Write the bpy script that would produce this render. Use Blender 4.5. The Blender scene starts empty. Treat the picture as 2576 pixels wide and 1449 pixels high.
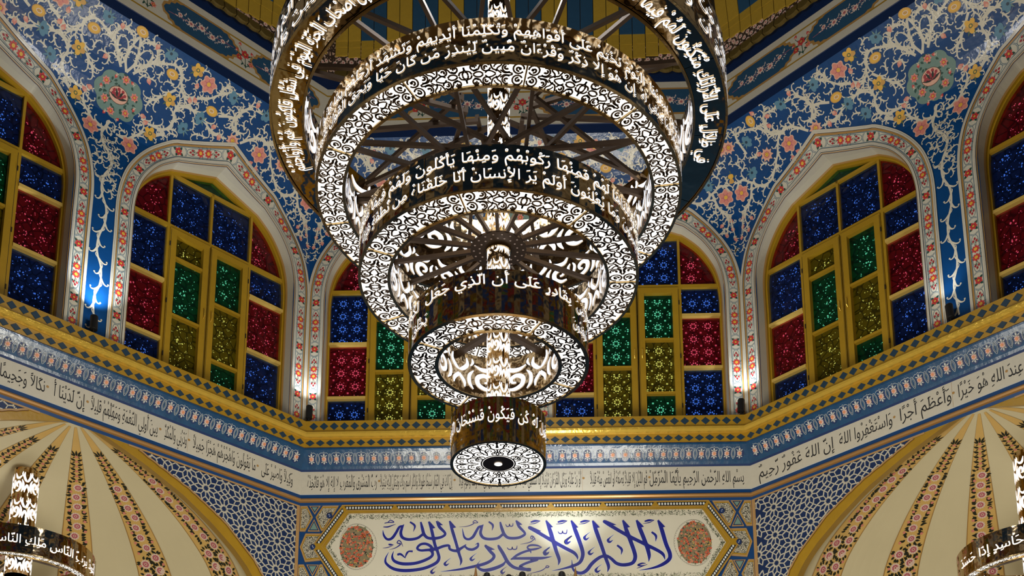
import bpy, math, random
import numpy as np
from math import sin, cos, pi, radians, atan2, hypot, sqrt
random.seed(7)
SC = bpy.context.scene
COL = SC.collection
CH = 1.6                      # eye height: fitted heights are measured from the camera
# ------------------------------------------------------------------ camera
cd = bpy.data.cameras.new('camera'); cam = bpy.data.objects.new('camera', cd); COL.objects.link(cam)
cam.location = (0, 0, CH)
cam.rotation_euler = (radians(90 + 12.919), 0, radians(1.707))
cd.sensor_width = 36; cd.lens = 3091.1034 / 2576 * 36
cd.shift_x = (1288 - 1268.6161) / 2576; cd.shift_y = (1964.1522 - 724.5) / 2576
cd.clip_start = .05; cd.clip_end = 200
SC.camera = cam
# ------------------------------------------------------------------ world, exposure
wd = bpy.data.worlds.new('hall_ambient'); SC.world = wd; wd.use_nodes = True
wd.node_tree.nodes['Background'].inputs[0].default_value = (1.0, .95, .88, 1)
wd.node_tree.nodes['Background'].inputs[1].default_value = .26
SC.view_settings.view_transform = 'Standard'; SC.view_settings.look = 'None'
SC.view_settings.gamma = 1; SC.view_settings.use_curve_mapping = False
SC.view_settings.exposure = 0.0
SC.cycles.max_bounces = 8; SC.cycles.transmission_bounces = 6; SC.cycles.glossy_bounces = 4
SC.cycles.diffuse_bounces = 3; SC.cycles.sample_clamp_indirect = 3.0
SC.cycles.use_denoising = True
def lamp(name, kind, loc, target, power, color, size=.1, spot=60, blend=.6):
    ld = bpy.data.lights.new(name, kind); lo = bpy.data.objects.new(name, ld); COL.objects.link(lo)
    lo.location = loc; ld.energy = power; ld.color = color
    from mathutils import Vector
    lo.rotation_euler = (Vector(target) - Vector(loc)).to_track_quat('-Z', 'Y').to_euler()
    if kind == 'AREA': ld.size = size
    elif kind == 'SPOT': ld.spot_size = radians(spot); ld.spot_blend = blend; ld.shadow_soft_size = size
    else: ld.shadow_soft_size = size
    return lo

# ------------------------------------------------------------------ octagonal plan
W = 3.9791; XC = -.1183; OY = 10 - W * 1.20711; REC = .1736; SIDE = W / 2
def frame(k):
    a = -radians(45) * k; c, s = cos(a), sin(a)
    return (XC - s * W * 1.20711, OY + c * W * 1.20711), (c, s), (-s, c)
def P(k, s, off, z):
    m, t, n = frame(k)
    return (m[0] + t[0] * s + n[0] * off, m[1] + t[1] * s + n[1] * off, z + CH)
CX, CY = -.203, 5.774         # chandelier axis
# ------------------------------------------------------------------ room lights (unseen fills added below and in the lantern, a flood on the panel)
lamp('panel_floodlight', 'SPOT', P(0, .33, -.42, 4.15), P(0, .36, 0, 4.98), 30, (.86, .94, 1.0), .04, 84, 1)
for k in (-1, 1, 0):
    lamp('hall_fill', 'AREA', P(k, 0, -3.3, 2.2), P(k, 0, .6, 4.5), 88 if k else 27, (1.0, .94, .80), 1.2)  # added fill without a fixture, brightens the half-domes and the far panel
lamp('lantern_fill', 'POINT', (CX, CY, 6.3 + CH), (0, 0, 0), 140, (.97, .96, .95), .35)  # added fill without a fixture, brightens the painted walls and frieze

Z1, EC, ZT = 7.45, .5, 8.16
def ecurve(z):
    t = max(0, (z - Z1) / (ZT - Z1)); return EC * t * t
_zz = np.linspace(5, ZT + .02, 400); _ee = np.array([ecurve(z) for z in _zz])
_ll = np.concatenate([[5], 5 + np.cumsum(np.hypot(np.diff(_zz), np.diff(_ee)))])
def l2z(l): return float(np.interp(l, _ll, _zz))
def z2l(z): return float(np.interp(z, _zz, _ll))
def wallpt(k, s, l, h=0):
    z = l2z(l); return P(k, s, -ecurve(z) - h, z)

# ------------------------------------------------------------------ materials
MATS = {}
def mat(name, col, rough=.5, metal=0, emit=None, es=1, noise=0, nscale=30, bump=0, bscale=40, spec=.5, coat=0, trans=0, ior=1.45):
    m = bpy.data.materials.new(name); m.use_nodes = True; nt = m.node_tree
    b = nt.nodes['Principled BSDF']; b.inputs['Base Color'].default_value = (*col, 1)
    b.inputs['Roughness'].default_value = rough; b.inputs['Metallic'].default_value = metal
    b.inputs['Specular IOR Level'].default_value = spec; b.inputs['Coat Weight'].default_value = coat
    b.inputs['Coat Roughness'].default_value = .08
    b.inputs['Transmission Weight'].default_value = trans; b.inputs['IOR'].default_value = ior
    if emit: b.inputs['Emission Color'].default_value = (*emit, 1); b.inputs['Emission Strength'].default_value = es
    tc = nt.nodes.new('ShaderNodeTexCoord')
    if noise:
        n = nt.nodes.new('ShaderNodeTexNoise'); n.inputs['Scale'].default_value = nscale; n.inputs['Detail'].default_value = 4
        nt.links.new(tc.outputs['Object'], n.inputs['Vector'])
        mx = nt.nodes.new('ShaderNodeMix'); mx.data_type = 'RGBA'
        mx.inputs[6].default_value = (*[c * (1 - noise) for c in col], 1); mx.inputs[7].default_value = (*[min(1, c * (1 + noise)) for c in col], 1)
        nt.links.new(n.outputs['Fac'], mx.inputs[0]); nt.links.new(mx.outputs[2], b.inputs['Base Color'])
    if bump:
        n2 = nt.nodes.new('ShaderNodeTexNoise'); n2.inputs['Scale'].default_value = bscale; n2.inputs['Detail'].default_value = 3
        nt.links.new(tc.outputs['Object'], n2.inputs['Vector'])
        bp = nt.nodes.new('ShaderNodeBump'); bp.inputs['Strength'].default_value = bump; bp.inputs['Distance'].default_value = .02
        nt.links.new(n2.outputs['Fac'], bp.inputs['Height']); nt.links.new(bp.outputs['Normal'], b.inputs['Normal'])
        if coat: nt.links.new(bp.outputs['Normal'], b.inputs['Coat Normal'])
    MATS[name] = m
    return m
mat('cobalt_paint', (.004, .055, .19), .30, noise=.3, nscale=4, bump=.06, bscale=30, coat=.35, spec=.35)
mat('navy_paint', (.006, .022, .085), .45, noise=.15)
mat('ivory_paint', (.58, .54, .44), .4, noise=.06, coat=.2)
mat('scroll_paint', (.68, .63, .50), .35, noise=.1, coat=.3, bump=.1)
mat('cream_plaster', (.62, .58, .46), .55, noise=.05, nscale=6)
mat('dome_cream', (.70, .63, .42), .36, noise=.06, nscale=3, bump=.25, bscale=2.2)
mat('dome_gold', (.70, .46, .15), .3, noise=.12, nscale=6, bump=.25, bscale=3)
mat('gold_paint', (.36, .205, .014), .33, noise=.18, nscale=8, bump=.06, coat=.2)
mat('gold_frame', (.40, .235, .014), .38, noise=.12, nscale=10)
mat('bar_gold_lit', (.62, .42, .10), .35, noise=.1)  # lighter gold: the uplight on the glazing bars is put into the colour
mat('gold_gilt', (.85, .55, .08), .25, metal=.45, bump=.25, bscale=30)
mat('ochre_line', (.40, .22, .06), .4)
mat('tan_paint', (.42, .25, .10), .4)
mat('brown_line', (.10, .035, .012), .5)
mat('teal_line', (.03, .12, .20), .5)
mat('leaf_green', (.018, .07, .05), .5)
mat('leaf_dark', (.012, .016, .010), .5)
mat('sage_green', (.16, .26, .22), .45, noise=.1)
mat('moss_green', (.10, .14, .06), .5)
mat('rose_red', (.60, .05, .045), .45)
mat('rose_dark', (.35, .02, .03), .45)
mat('rose_pink', (.72, .26, .20), .45, noise=.12, nscale=60)
mat('blush', (.75, .42, .30), .45)
mat('pale_petal', (.80, .64, .55), .45)
mat('mauve', (.50, .13, .17), .45)
mat('sun_yellow', (.80, .45, .06), .45)
mat('amber', (.62, .34, .08), .45, noise=.15, nscale=50)
mat('sky_blue', (.10, .24, .34), .45, noise=.2, nscale=50)
mat('slate_tile', (.016, .042, .075), .4)
mat('medallion_ground', (.22, .17, .09), .5, noise=.5, nscale=60)
mat('ink_black', (.012, .012, .014), .6)
mat('ink_blue', (.008, .012, .22), .35, noise=.35, nscale=14)
mat('cove_blue', (.010, .062, .155), .28, noise=.35, nscale=18, bump=.14, bscale=16, coat=.5)
mat('cove_dark', (.008, .03, .12), .3, coat=.4)
mat('relief_white', (.62, .64, .62), .4)
mat('stripe_blue', (.008, .05, .17), .35, coat=.3)
mat('copper_bead', (.42, .22, .07), .22, metal=.35, coat=.4)
mat('board_blue', (.02, .075, .15), .5, noise=.15)
mat('board_yellow', (.46, .29, .03), .5, noise=.12)
mat('umber', (.12, .08, .015), .5, noise=.2)
mat('groove', (.03, .02, .008), .7)
mat('steel_brown', (.10, .065, .04), .42, metal=.6)
mat('bronze_mirror', (.50, .37, .21), .07, metal=1, bump=.35, bscale=5)
mat('bronze_edge', (.45, .32, .15), .2, metal=1, bump=.2, bscale=12)
mat('fret_bronze', (.13, .085, .055), .3, metal=.8)
mat('lit_panel', (.9, .9, .88), .5, emit=(1, .97, .90), es=1.3)
mat('lit_letter', (.9, .9, .9), .5, emit=(.93, .95, 1.0), es=1.25)
mat('lit_cool', (.9, .9, .9), .5, emit=(.80, .86, 1.0), es=.95)
mat('black_housing', (.01, .01, .01), .4)
mat('lens_glow', (.9, .9, .9), .3, emit=(.9, .95, 1), es=10)
mat('wood_spear', (.20, .10, .03), .4, noise=.2)
mat('marble_floor', (.45, .40, .32), .25, noise=.1, nscale=2)
mat('back_board', (.008, .010, .014), .6)
GL = {'red': (.50, .012, .02), 'blue': (.02, .05, .30), 'green': (.008, .20, .05), 'yellow': (.46, .34, .01)}
HOLE = {'red': (.9, .20, .30), 'blue': (.17, .36, 1.0), 'green': (.30, .95, .60), 'yellow': (.85, .85, .30)}
for c in GL:
    m = mat('glass_' + c, GL[c], .08, bump=.6, bscale=26, spec=.6)
    nt = m.node_tree; b = nt.nodes['Principled BSDF']; out = nt.nodes['Material Output']
    # leaf-shaped ripples cast in the coloured glass
    vo = nt.nodes.new('ShaderNodeTexVoronoi'); vo.feature = 'DISTANCE_TO_EDGE'; vo.inputs['Scale'].default_value = 9
    tc = nt.nodes.new('ShaderNodeTexCoord'); nt.links.new(tc.outputs['Object'], vo.inputs['Vector'])
    bp = nt.nodes.new('ShaderNodeBump'); bp.inputs['Strength'].default_value = .8; bp.inputs['Distance'].default_value = .01
    nt.links.new(vo.outputs['Distance'], bp.inputs['Height']); nt.links.new(bp.outputs['Normal'], b.inputs['Normal'])
    cr = nt.nodes.new('ShaderNodeValToRGB'); cr.color_ramp.elements[0].position = .02; cr.color_ramp.elements[1].position = .09
    cr.color_ramp.elements[0].color = (*[x * .1 for x in GL[c]], 1); cr.color_ramp.elements[1].color = (*[x * .38 for x in GL[c]], 1)
    v2 = nt.nodes.new('ShaderNodeTexVoronoi'); v2.feature = 'DISTANCE_TO_EDGE'; v2.inputs['Scale'].default_value = 13
    nt.links.new(tc.outputs['Object'], v2.inputs['Vector']); nt.links.new(v2.outputs['Distance'], cr.inputs[0]); nt.links.new(cr.outputs[0], b.inputs['Base Color'])
    tr = nt.nodes.new('ShaderNodeBsdfTransparent')
    tr.inputs[0].default_value = (*[min(1, x * 1.1 + .25) for x in HOLE[c]], 1)
    mx = nt.nodes.new('ShaderNodeMixShader'); mx.inputs[0].default_value = .55
    nt.links.new(b.outputs[0], mx.inputs[1]); nt.links.new(tr.outputs[0], mx.inputs[2]); nt.links.new(mx.outputs[0], out.inputs[0])
    mat('opening_' + c, (.1, .1, .1), .5, emit=HOLE[c], es=1.0)
def speckle(name, base, dark, scale, thr):
    m = mat(name, base, .5); nt = m.node_tree; b = nt.nodes['Principled BSDF']
    tc = nt.nodes.new('ShaderNodeTexCoord'); v = nt.nodes.new('ShaderNodeTexVoronoi'); v.inputs['Scale'].default_value = scale; v.feature = 'DISTANCE_TO_EDGE'
    n = nt.nodes.new('ShaderNodeTexNoise'); n.inputs['Scale'].default_value = scale * 1.3
    nt.links.new(tc.outputs['Object'], v.inputs['Vector']); nt.links.new(tc.outputs['Object'], n.inputs['Vector'])
    cr = nt.nodes.new('ShaderNodeValToRGB'); cr.color_ramp.elements[0].position = thr; cr.color_ramp.elements[1].position = thr + .06
    cr.color_ramp.elements[0].color = (*dark, 1); cr.color_ramp.elements[1].color = (*base, 1)
    nt.links.new(v.outputs['Distance'], cr.inputs[0]); nt.links.new(cr.outputs[0], b.inputs['Base Color'])
speckle('cream_floral', (.60, .55, .42), (.04, .04, .03), 85, .075)
speckle('flower_frieze', (.62, .40, .28), (.05, .03, .02), 26, .16)

# ------------------------------------------------------------------ mesh helpers
class MB:
    """collects faces for ONE mesh object; mats by name"""
    def __init__(s): s.v = []; s.f = []; s.m = []; s.names = []
    def mi(s, n):
        if n not in s.names: s.names.append(n)
        return s.names.index(n)
    def face(s, pts, m):
        b = len(s.v); s.v.extend(pts); s.f.append(tuple(range(b, b + len(pts)))); s.m.append(s.mi(m))
    def grid(s, rows, m, closed=False):
        b = len(s.v); n = len(rows[0])
        for r in rows: s.v.extend(r)
        i = s.mi(m)
        for a in range(len(rows) - 1):
            for c in range(n if closed else n - 1):
                d = (c + 1) % n
                s.f.append((b + a * n + c, b + a * n + d, b + (a + 1) * n + d, b + (a + 1) * n + c)); s.m.append(i)
    def box(s, f, u0, u1, v0, v1, w0, w1, m):
        """f maps (u,v,w)->point"""
        q = [f(u, v, w) for w in (w0, w1) for v in (v0, v1) for u in (u0, u1)]
        b = len(s.v); s.v.extend(q); i = s.mi(m)
        for t in ((0, 1, 3, 2), (4, 6, 7, 5), (0, 4, 5, 1), (2, 3, 7, 6), (0, 2, 6, 4), (1, 5, 7, 3)):
            s.f.append(tuple(b + x for x in t)); s.m.append(i)
    def tube(s, pts, r, m, n=8, cap=True):
        P_ = [np.array(p, float) for p in pts]; rows = []
        rr = r if isinstance(r, (list, tuple)) else [r] * len(P_)
        for i, p in enumerate(P_):
            d = P_[min(i + 1, len(P_) - 1)] - P_[max(i - 1, 0)]; d /= np.linalg.norm(d) + 1e-12
            a = np.cross(d, (0, 0, 1) if abs(d[2]) < .9 else (1, 0, 0)); a /= np.linalg.norm(a); b_ = np.cross(d, a)
            rows.append([tuple(p + rr[i] * (cos(2 * pi * j / n) * a + sin(2 * pi * j / n) * b_)) for j in range(n)])
        s.grid(rows, m, True)
        if cap: s.face(rows[0][::-1], m); s.face(rows[-1], m)
    def build(s, name, parent=None, kind=None, smooth=False, loc=None, **props):
        me = bpy.data.meshes.new(name)
        vv = s.v
        if loc is not None: vv = [(x - loc[0], y - loc[1], z - loc[2]) for x, y, z in vv]
        me.from_pydata([tuple(map(float, v)) for v in vv], [], s.f); me.update()
        for n in s.names: me.materials.append(MATS[n])
        me.polygons.foreach_set('material_index', s.m)
        if smooth: me.polygons.foreach_set('use_smooth', [True] * len(me.polygons))
        return place(name, me, parent, kind, loc, **props)
def place(name, me, parent=None, kind=None, loc=None, **props):
    o = bpy.data.objects.new(name, me); COL.objects.link(o)
    if loc is not None: o.location = loc
    if parent is not None:
        o.parent = parent
        pl = parent.matrix_world if False else None
        if loc is not None:
            pw = worldloc(parent); o.location = [loc[i] - pw[i] for i in range(3)]
        else:
            pw = worldloc(parent); o.location = [-pw[i] for i in range(3)]
    if kind: o['kind'] = kind
    for a, b in props.items(): o[a] = b
    return o
def worldloc(o):
    l = [0, 0, 0]
    while o is not None:
        for i in range(3): l[i] += o.location[i]
        o = o.parent
    return l
def empty(name, loc=(0, 0, 0), kind=None, **props):
    o = bpy.data.objects.new(name, None); COL.objects.link(o); o.location = loc; o.empty_display_size = .1
    if kind: o['kind'] = kind
    for a, b in props.items(): o[a] = b
    return o
def child_empty(name, parent, **props):
    o = bpy.data.objects.new(name, None); COL.objects.link(o); o.parent = parent
    for a, b in props.items(): o[a] = b
    return o

def spline(pts, n=6):
    """Catmull-Rom through tuples of any width"""
    p = [np.array(q, float) for q in pts]
    if len(p) < 3: 
        return [tuple(p[0] + (p[-1] - p[0]) * i / n) for i in range(n + 1)]
    q = [2 * p[0] - p[1]] + p + [2 * p[-1] - p[-2]]; out = []
    for i in range(1, len(q) - 2):
        for j in range(n):
            t = j / n
            out.append(tuple(.5 * (2 * q[i] + (q[i + 1] - q[i - 1]) * t + (2 * q[i - 1] - 5 * q[i] + 4 * q[i + 1] - q[i + 2]) * t * t + (3 * q[i] - q[i - 1] - 3 * q[i + 1] + q[i + 2]) * t ** 3)))
    out.append(tuple(p[-1])); return out
class Paint(MB):
    """flat painted decoration: 2-D shapes laid on a surface by F(u,v,h)"""
    def __init__(s, F): super().__init__(); s.F = F; s.T = None
    def pt(s, u, v, h):
        if s.T: u, v = s.T(u, v)
        return s.F(u, v, h)
    def poly(s, pts, m, h=.001, fan=False):
        if not fan: s.face([s.pt(u, v, h) for u, v in pts], m); return
        n = len(pts); c = (sum(p[0] for p in pts) / n, sum(p[1] for p in pts) / n); fs = (.5, 1) if fan == 1 else (.25, .5, .75, 1)
        s.grid([[s.pt(c[0] + (u - c[0]) * f, c[1] + (v - c[1]) * f, h) for u, v in pts] for f in (.0001,) + fs], m, True)
    def stroke(s, pts, w, m, h=.001, closed=False):
        n = len(pts); L = []; R = []
        for i in range(n):
            a = pts[(i - 1) % n] if closed or i > 0 else pts[i]; b = pts[(i + 1) % n] if closed or i < n - 1 else pts[i]
            dx, dy = b[0] - a[0], b[1] - a[1]; d = hypot(dx, dy) or 1e-9
            ww = (w[i] if isinstance(w, (list, tuple)) else w) / 2
            L.append(s.pt(pts[i][0] - dy / d * ww, pts[i][1] + dx / d * ww, h)); R.append(s.pt(pts[i][0] + dy / d * ww, pts[i][1] - dx / d * ww, h))
        if closed: L.append(L[0]); R.append(R[0])
        s.grid([L, R], m)
    def disc(s, u, v, r, m, h=.001, n=12, ry=None, rot=0):
        ry = ry or r
        s.poly([(u + r * cos(a) * cos(rot) - ry * sin(a) * sin(rot), v + r * cos(a) * sin(rot) + ry * sin(a) * cos(rot)) for a in [2 * pi * i / n for i in range(n)]], m, h, fan=r > .03)
    def leaf(s, u, v, ang, L, w, m, h=.001):
        c, t = cos(ang), sin(ang)
        s.poly([(u + x * L * c - y * w * t, v + x * L * t + y * w * c) for x, y in ((0, 0), (.25, .42), (.55, .45), (1, 0), (.55, -.45), (.25, -.42))], m, h)
    def flower(s, u, v, r, petal, mid, heart='sun_yellow', n=6, rot=0, h=.002, pointed=False, edge=None):
        k = 3 if pointed else 5
        def ring(R, dep):
            pts = []
            for i in range(n):
                for j in range(k):
                    a = rot + 2 * pi * (i + (j + .5) / k) / n
                    t = (j + .5) / k
                    f = (1 - dep * (2 * abs(t - .5)) ** (1 if pointed else 1.7))
                    pts.append((u + R * f * cos(a), v + R * f * sin(a)))
            return pts
        if edge: s.poly(ring(r * 1.14, .34), edge, h - .0004, fan=r > .03)
        s.poly(ring(r, .42 if not pointed else .45), petal, h, fan=r > .03)
        s.poly(ring(r * .55, .3), mid, h + .0005, fan=r > .03)
        s.disc(u, v, r * .3, heart, h + .001, 8)
        if r > .03:
            for i in range(5): s.disc(u + r * .15 * cos(i * 1.256), v + r * .15 * sin(i * 1.256), r * .05, 'leaf_dark', h + .0014, 5)
    def curl(s, u, v, ang, L, side, w, m, h=.001, turn=3.6, ball=True, n=11):
        pts = []; ws = []; a = ang; x, y = u, v
        for i in range(n + 1):
            t = i / n; pts.append((x, y)); ws.append(w * (1.1 - .75 * t))
            st = L / n * (1.15 - .55 * t); a += side * turn * (t ** 1.5) * 2.5 / n
            x += st * cos(a); y += st * sin(a)
        s.stroke(pts, ws, m, h)
        if ball: s.disc(pts[-1][0], pts[-1][1], w * .45, m, h, 7)
        return pts
    def bud(s, u, v, ang, L, m='rose_pink', h=.002):
        s.leaf(u, v, ang, L, L * .75, m, h); s.leaf(u, v, ang, L * .55, L * .5, 'blush', h + .0005)
        s.leaf(u, v, ang + 2.2, L * .45, L * .2, 'scroll_paint', h); s.leaf(u, v, ang - 2.2, L * .45, L * .2, 'scroll_paint', h)

# ------------------------------------------------------------------ Arabic shaping (presentation forms) and lettering meshes
_F = {'ا':'FE8D FE8E','أ':'FE83 FE84','إ':'FE87 FE88','آ':'FE81 FE82','ٱ':'FB50 FB51','ب':'FE8F FE90 FE91 FE92','ة':'FE93 FE94','ت':'FE95 FE96 FE97 FE98','ث':'FE99 FE9A FE9B FE9C','ج':'FE9D FE9E FE9F FEA0',
'ح':'FEA1 FEA2 FEA3 FEA4','خ':'FEA5 FEA6 FEA7 FEA8','د':'FEA9 FEAA','ذ':'FEAB FEAC','ر':'FEAD FEAE','ز':'FEAF FEB0','س':'FEB1 FEB2 FEB3 FEB4','ش':'FEB5 FEB6 FEB7 FEB8','ص':'FEB9 FEBA FEBB FEBC',
'ض':'FEBD FEBE FEBF FEC0','ط':'FEC1 FEC2 FEC3 FEC4','ظ':'FEC5 FEC6 FEC7 FEC8','ع':'FEC9 FECA FECB FECC','غ':'FECD FECE FECF FED0','ف':'FED1 FED2 FED3 FED4','ق':'FED5 FED6 FED7 FED8','ك':'FED9 FEDA FEDB FEDC',
'ل':'FEDD FEDE FEDF FEE0','م':'FEE1 FEE2 FEE3 FEE4','ن':'FEE5 FEE6 FEE7 FEE8','ه':'FEE9 FEEA FEEB FEEC','و':'FEED FEEE','ى':'FEEF FEF0','ي':'FEF1 FEF2 FEF3 FEF4','ء':'FE80','ئ':'FE89 FE8A FE8B FE8C','ؤ':'FE85 FE86'}
_F = {k: [chr(int(x, 16)) for x in v.split()] for k, v in _F.items()}
_LA = {'ا': ('\uFEFB', '\uFEFC'), 'أ': ('\uFEF7', '\uFEF8'), 'إ': ('\uFEF9', '\uFEFA'), 'آ': ('\uFEF5', '\uFEF6')}
_MK = set('\u064b\u064c\u064d\u064e\u064f\u0650\u0651\u0652\u0670\u0653')
def shape(t):
    out = []; ch = list(t); base = [i for i, c in enumerate(ch) if c not in _MK]
    joinable = lambda i: ch[i] in _F and len(_F[ch[i]]) == 4
    i = 0; skip = set()
    for bi, i in enumerate(base):
        c = ch[i]; marks = []
        j = i + 1
        while j < len(ch) and ch[j] in _MK: marks.append(ch[j]); j += 1
        if i in skip: 
            out[-1] = out[-1] + ''.join(marks); continue
        prev = bi > 0 and joinable(base[bi - 1]) and c in _F and base[bi - 1] not in skip
        if bi > 0 and base[bi - 1] in skip: prev = False
        nxt = joinable(i) and bi + 1 < len(base) and ch[base[bi + 1]] in _F and ch[base[bi + 1]] != 'ء'
        if c == 'ل' and bi + 1 < len(base) and ch[base[bi + 1]] in _LA:
            g = _LA[ch[base[bi + 1]]][1 if prev else 0]; skip.add(base[bi + 1])
        elif c in _F:
            f = _F[c]
            if c == 'ء': g = f[0]
            elif len(f) == 2: g = f[1 if prev else 0]
            else: g = f[3 if prev and nxt else 1 if prev else 2 if nxt else 0]
        else: g = c
        out.append(g + ''.join(marks))
    return ''.join(out)[::-1]
_tc = {}
def text_mesh(t, bold=0):
    """verts (Nx2 scaled so that baseline is 0), faces"""
    key = (t, bold)
    if key in _tc: return _tc[key]
    c = bpy.data.curves.new('tmp', 'FONT'); c.body = shape(t); c.resolution_u = 2; c.offset = bold
    o = bpy.data.objects.new('tmp', c); COL.objects.link(o)
    dg = bpy.context.evaluated_depsgraph_get(); dg.update()
    m = bpy.data.meshes.new_from_object(o.evaluated_get(dg))
    v = np.array([(q.co.x, q.co.y) for q in m.vertices]) if len(m.vertices) else np.zeros((1, 2)); f = [tuple(p.vertices) for p in m.polygons]
    bpy.data.objects.remove(o); bpy.data.meshes.remove(m); bpy.data.curves.remove(c)
    _tc[key] = (v, f); return v, f
def lay_text(mb, t, F, u0, u1, v0, scale, m, h, bold=0, vs=None):
    """lays text between u0 (left) and u1 (right), baseline v0, vertical scale"""
    v, f = text_mesh(t, bold); x0, x1 = v[:, 0].min(), v[:, 0].max(); vs = vs or scale
    if u1 is None: u1 = u0 + (x1 - x0) * scale
    b = len(mb.v); i = mb.mi(m)
    for x, y in v: mb.v.append(F(u0 + (x - x0) / (x1 - x0) * (u1 - u0), v0 + y * vs, h))
    for q in f: mb.f.append(tuple(b + a for a in q)); mb.m.append(i)
# ================================================================== THE SETTING
ROT = lambda k: (0, 0, -radians(45) * k)
# ---- arch outline (half, from jamb foot to apex) in metres from the window axis
ZS = 5.56
_ARC = [(.785, 6.6), (.785, 6.92), (.752, 7.12), (.69, 7.27), (.585, 7.42), (.45, 7.535), (.40, 7.558)]
def outline(d, n=5):
    """opening outline grown by d: list of (x,z), left foot to right foot; x relative to window axis"""
    sp = spline(_ARC, n); pts = [(.785, ZS - .04)] + [(q[0], q[1]) for q in sp] + [(.3, 7.595), (.2, 7.632), (.1, 7.669), (0, 7.706)]
    out = []
    for i, (x, z) in enumerate(pts):
        a = pts[max(0, i - 1)]; b = pts[min(len(pts) - 1, i + 1)]
        dx, dz = b[0] - a[0], b[1] - a[1]; L = hypot(dx, dz)
        nx, nz = dz / L, -dx / L
        if i == 0: nx, nz = 1, 0
        if i == len(pts) - 1:      # mitre at the apex
            nx, nz = 0, 1 / cos(atan2(.037, .1))
        out.append((x + nx * d, z + nz * d))
    R = out; Lh = [(-x, z) for x, z in out[:-1]]
    return Lh + R[::-1]
def arch_z(x, d):
    o = [p for p in outline(d) if p[0] >= -1e-9]; o = sorted(o)
    if abs(x) >= o[-1][0]: return None
    xs = [p[0] for p in o if True]; zs = [p[1] for p in o]
    # keep upper branch only
    best = None
    for (x0, z0), (x1, z1) in zip(o[:-1], o[1:]):
        if x0 <= abs(x) <= x1 and x1 > x0: 
            zz = z0 + (z1 - z0) * (abs(x) - x0) / (x1 - x0); best = zz if best is None else max(best, zz)
    return best
AX = 1.0455                      # window axes at s = +-AX
def edge_half(e): return SIDE - .41421 * e
wall_names = {0: 'wall_far', -1: 'wall_left', 1: 'wall_right', -2: 'wall_left_side', 2: 'wall_right_side', -3: 'wall_near_left', 3: 'wall_near_right', 4: 'wall_near'}
walls = {}
def wall_mesh(k):
    mb = MB(); F = lambda s, l, h=0: wallpt(k, s, l, h)
    xs = set()
    for sg in (-1, 1):
        for x, z in outline(0): xs.add(round(sg * AX + x, 5))
    for x in np.linspace(-SIDE, SIDE, 25): xs.add(round(float(x), 5))
    xs = sorted(xs); zt = z2l(ZT)
    def low(x, mid):
        for sg in (-1, 1):
            if abs(mid - sg * AX) < .785:
                d = x - sg * AX; return arch_z(max(-.7848, min(.7848, d)), 0)
        return ZS - .04
    for a, b in zip(xs[:-1], xs[1:]):
        if b - a < 1e-4: continue
        mid = (a + b) / 2
        def col(s):
            l0 = low(s, mid); out = []
            for l in np.concatenate([np.linspace(z2l(l0), z2l(max(l0, Z1)), 3), np.linspace(z2l(max(l0, Z1)), zt, 11)[1:]]):
                z = l2z(l); e = ecurve(z); lim = edge_half(e)
                out.append(P(k, max(-lim, min(lim, s)), -e, z))
            return out
        mb.grid([col(a), col(b)], 'cobalt_paint')
    return mb
# ---- cornice profile: (drop z, projection e, material)
PROF = [(5.56, -.02, 'gold_paint'), (5.56, .12, 'gold_paint'), (5.455, .115, 'gold_gilt'), (5.452, .135, 'gold_gilt'), (5.435, .155, 'gold_gilt'), (5.415, .155, 'gold_gilt'), (5.40, .135, 'gold_gilt'), (5.397, .10, 'gold_paint'),
        (5.318, .095, 'cove_dark'), (5.305, .105, 'cove_blue'), (5.29, .103, 'cove_blue'), (5.27, .088, 'cove_blue'), (5.235, .064, 'cove_blue'), (5.20, .043, 'cove_blue'), (5.165, .025, 'cove_blue'), (5.145, .012, 'cove_dark'), (5.128, .004, 'ivory_paint'),
        (4.912, .004, 'relief_white'), (4.905, .006, 'stripe_blue'), (4.868, .008, 'copper_bead'), (4.862, .025, 'copper_bead'), (4.848, .032, 'copper_bead'), (4.834, .025, 'copper_bead'), (4.828, .008, 'stripe_blue'), (4.802, .004, 'stripe_blue')]
def sweep(mb, k, prof):
    for (z0, e0, m), (z1, e1, _) in zip(prof[:-1], prof[1:]):
        rows = []
        for z, e in ((z0, e0), (z1, e1)):
            lim = edge_half(e); rows.append([P(k, s, -e, z) for s in np.linspace(-lim, lim, 9)])
        mb.grid(rows, m)
# ---- upper beam and muqarnas frieze above the painted wall
BEAM = [(8.16, .5, 'navy_paint'), (8.255, .5, 'navy_paint'), (8.26, .505, 'ivory_paint'), (8.335, .505, 'gold_paint'), (8.35, .505, 'ivory_paint'), (8.60, .505, 'gold_paint'), (8.615, .505, 'ivory_paint'), (8.68, .505, 'navy_paint'), (8.80, .5, 'umber'), (8.80, .56, 'umber')]
UP = [(8.80, .56, 'flower_frieze'), (9.00, .565, 'flower_frieze'), (9.13, .57, 'umber'), (9.13, .575, 'umber'), (9.13, .57, 'groove'), (11.6, .85, 'board_blue'), (13.2, 2.6, 'board_yellow'), (13.5, 4.6, 'board_blue')]

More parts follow.
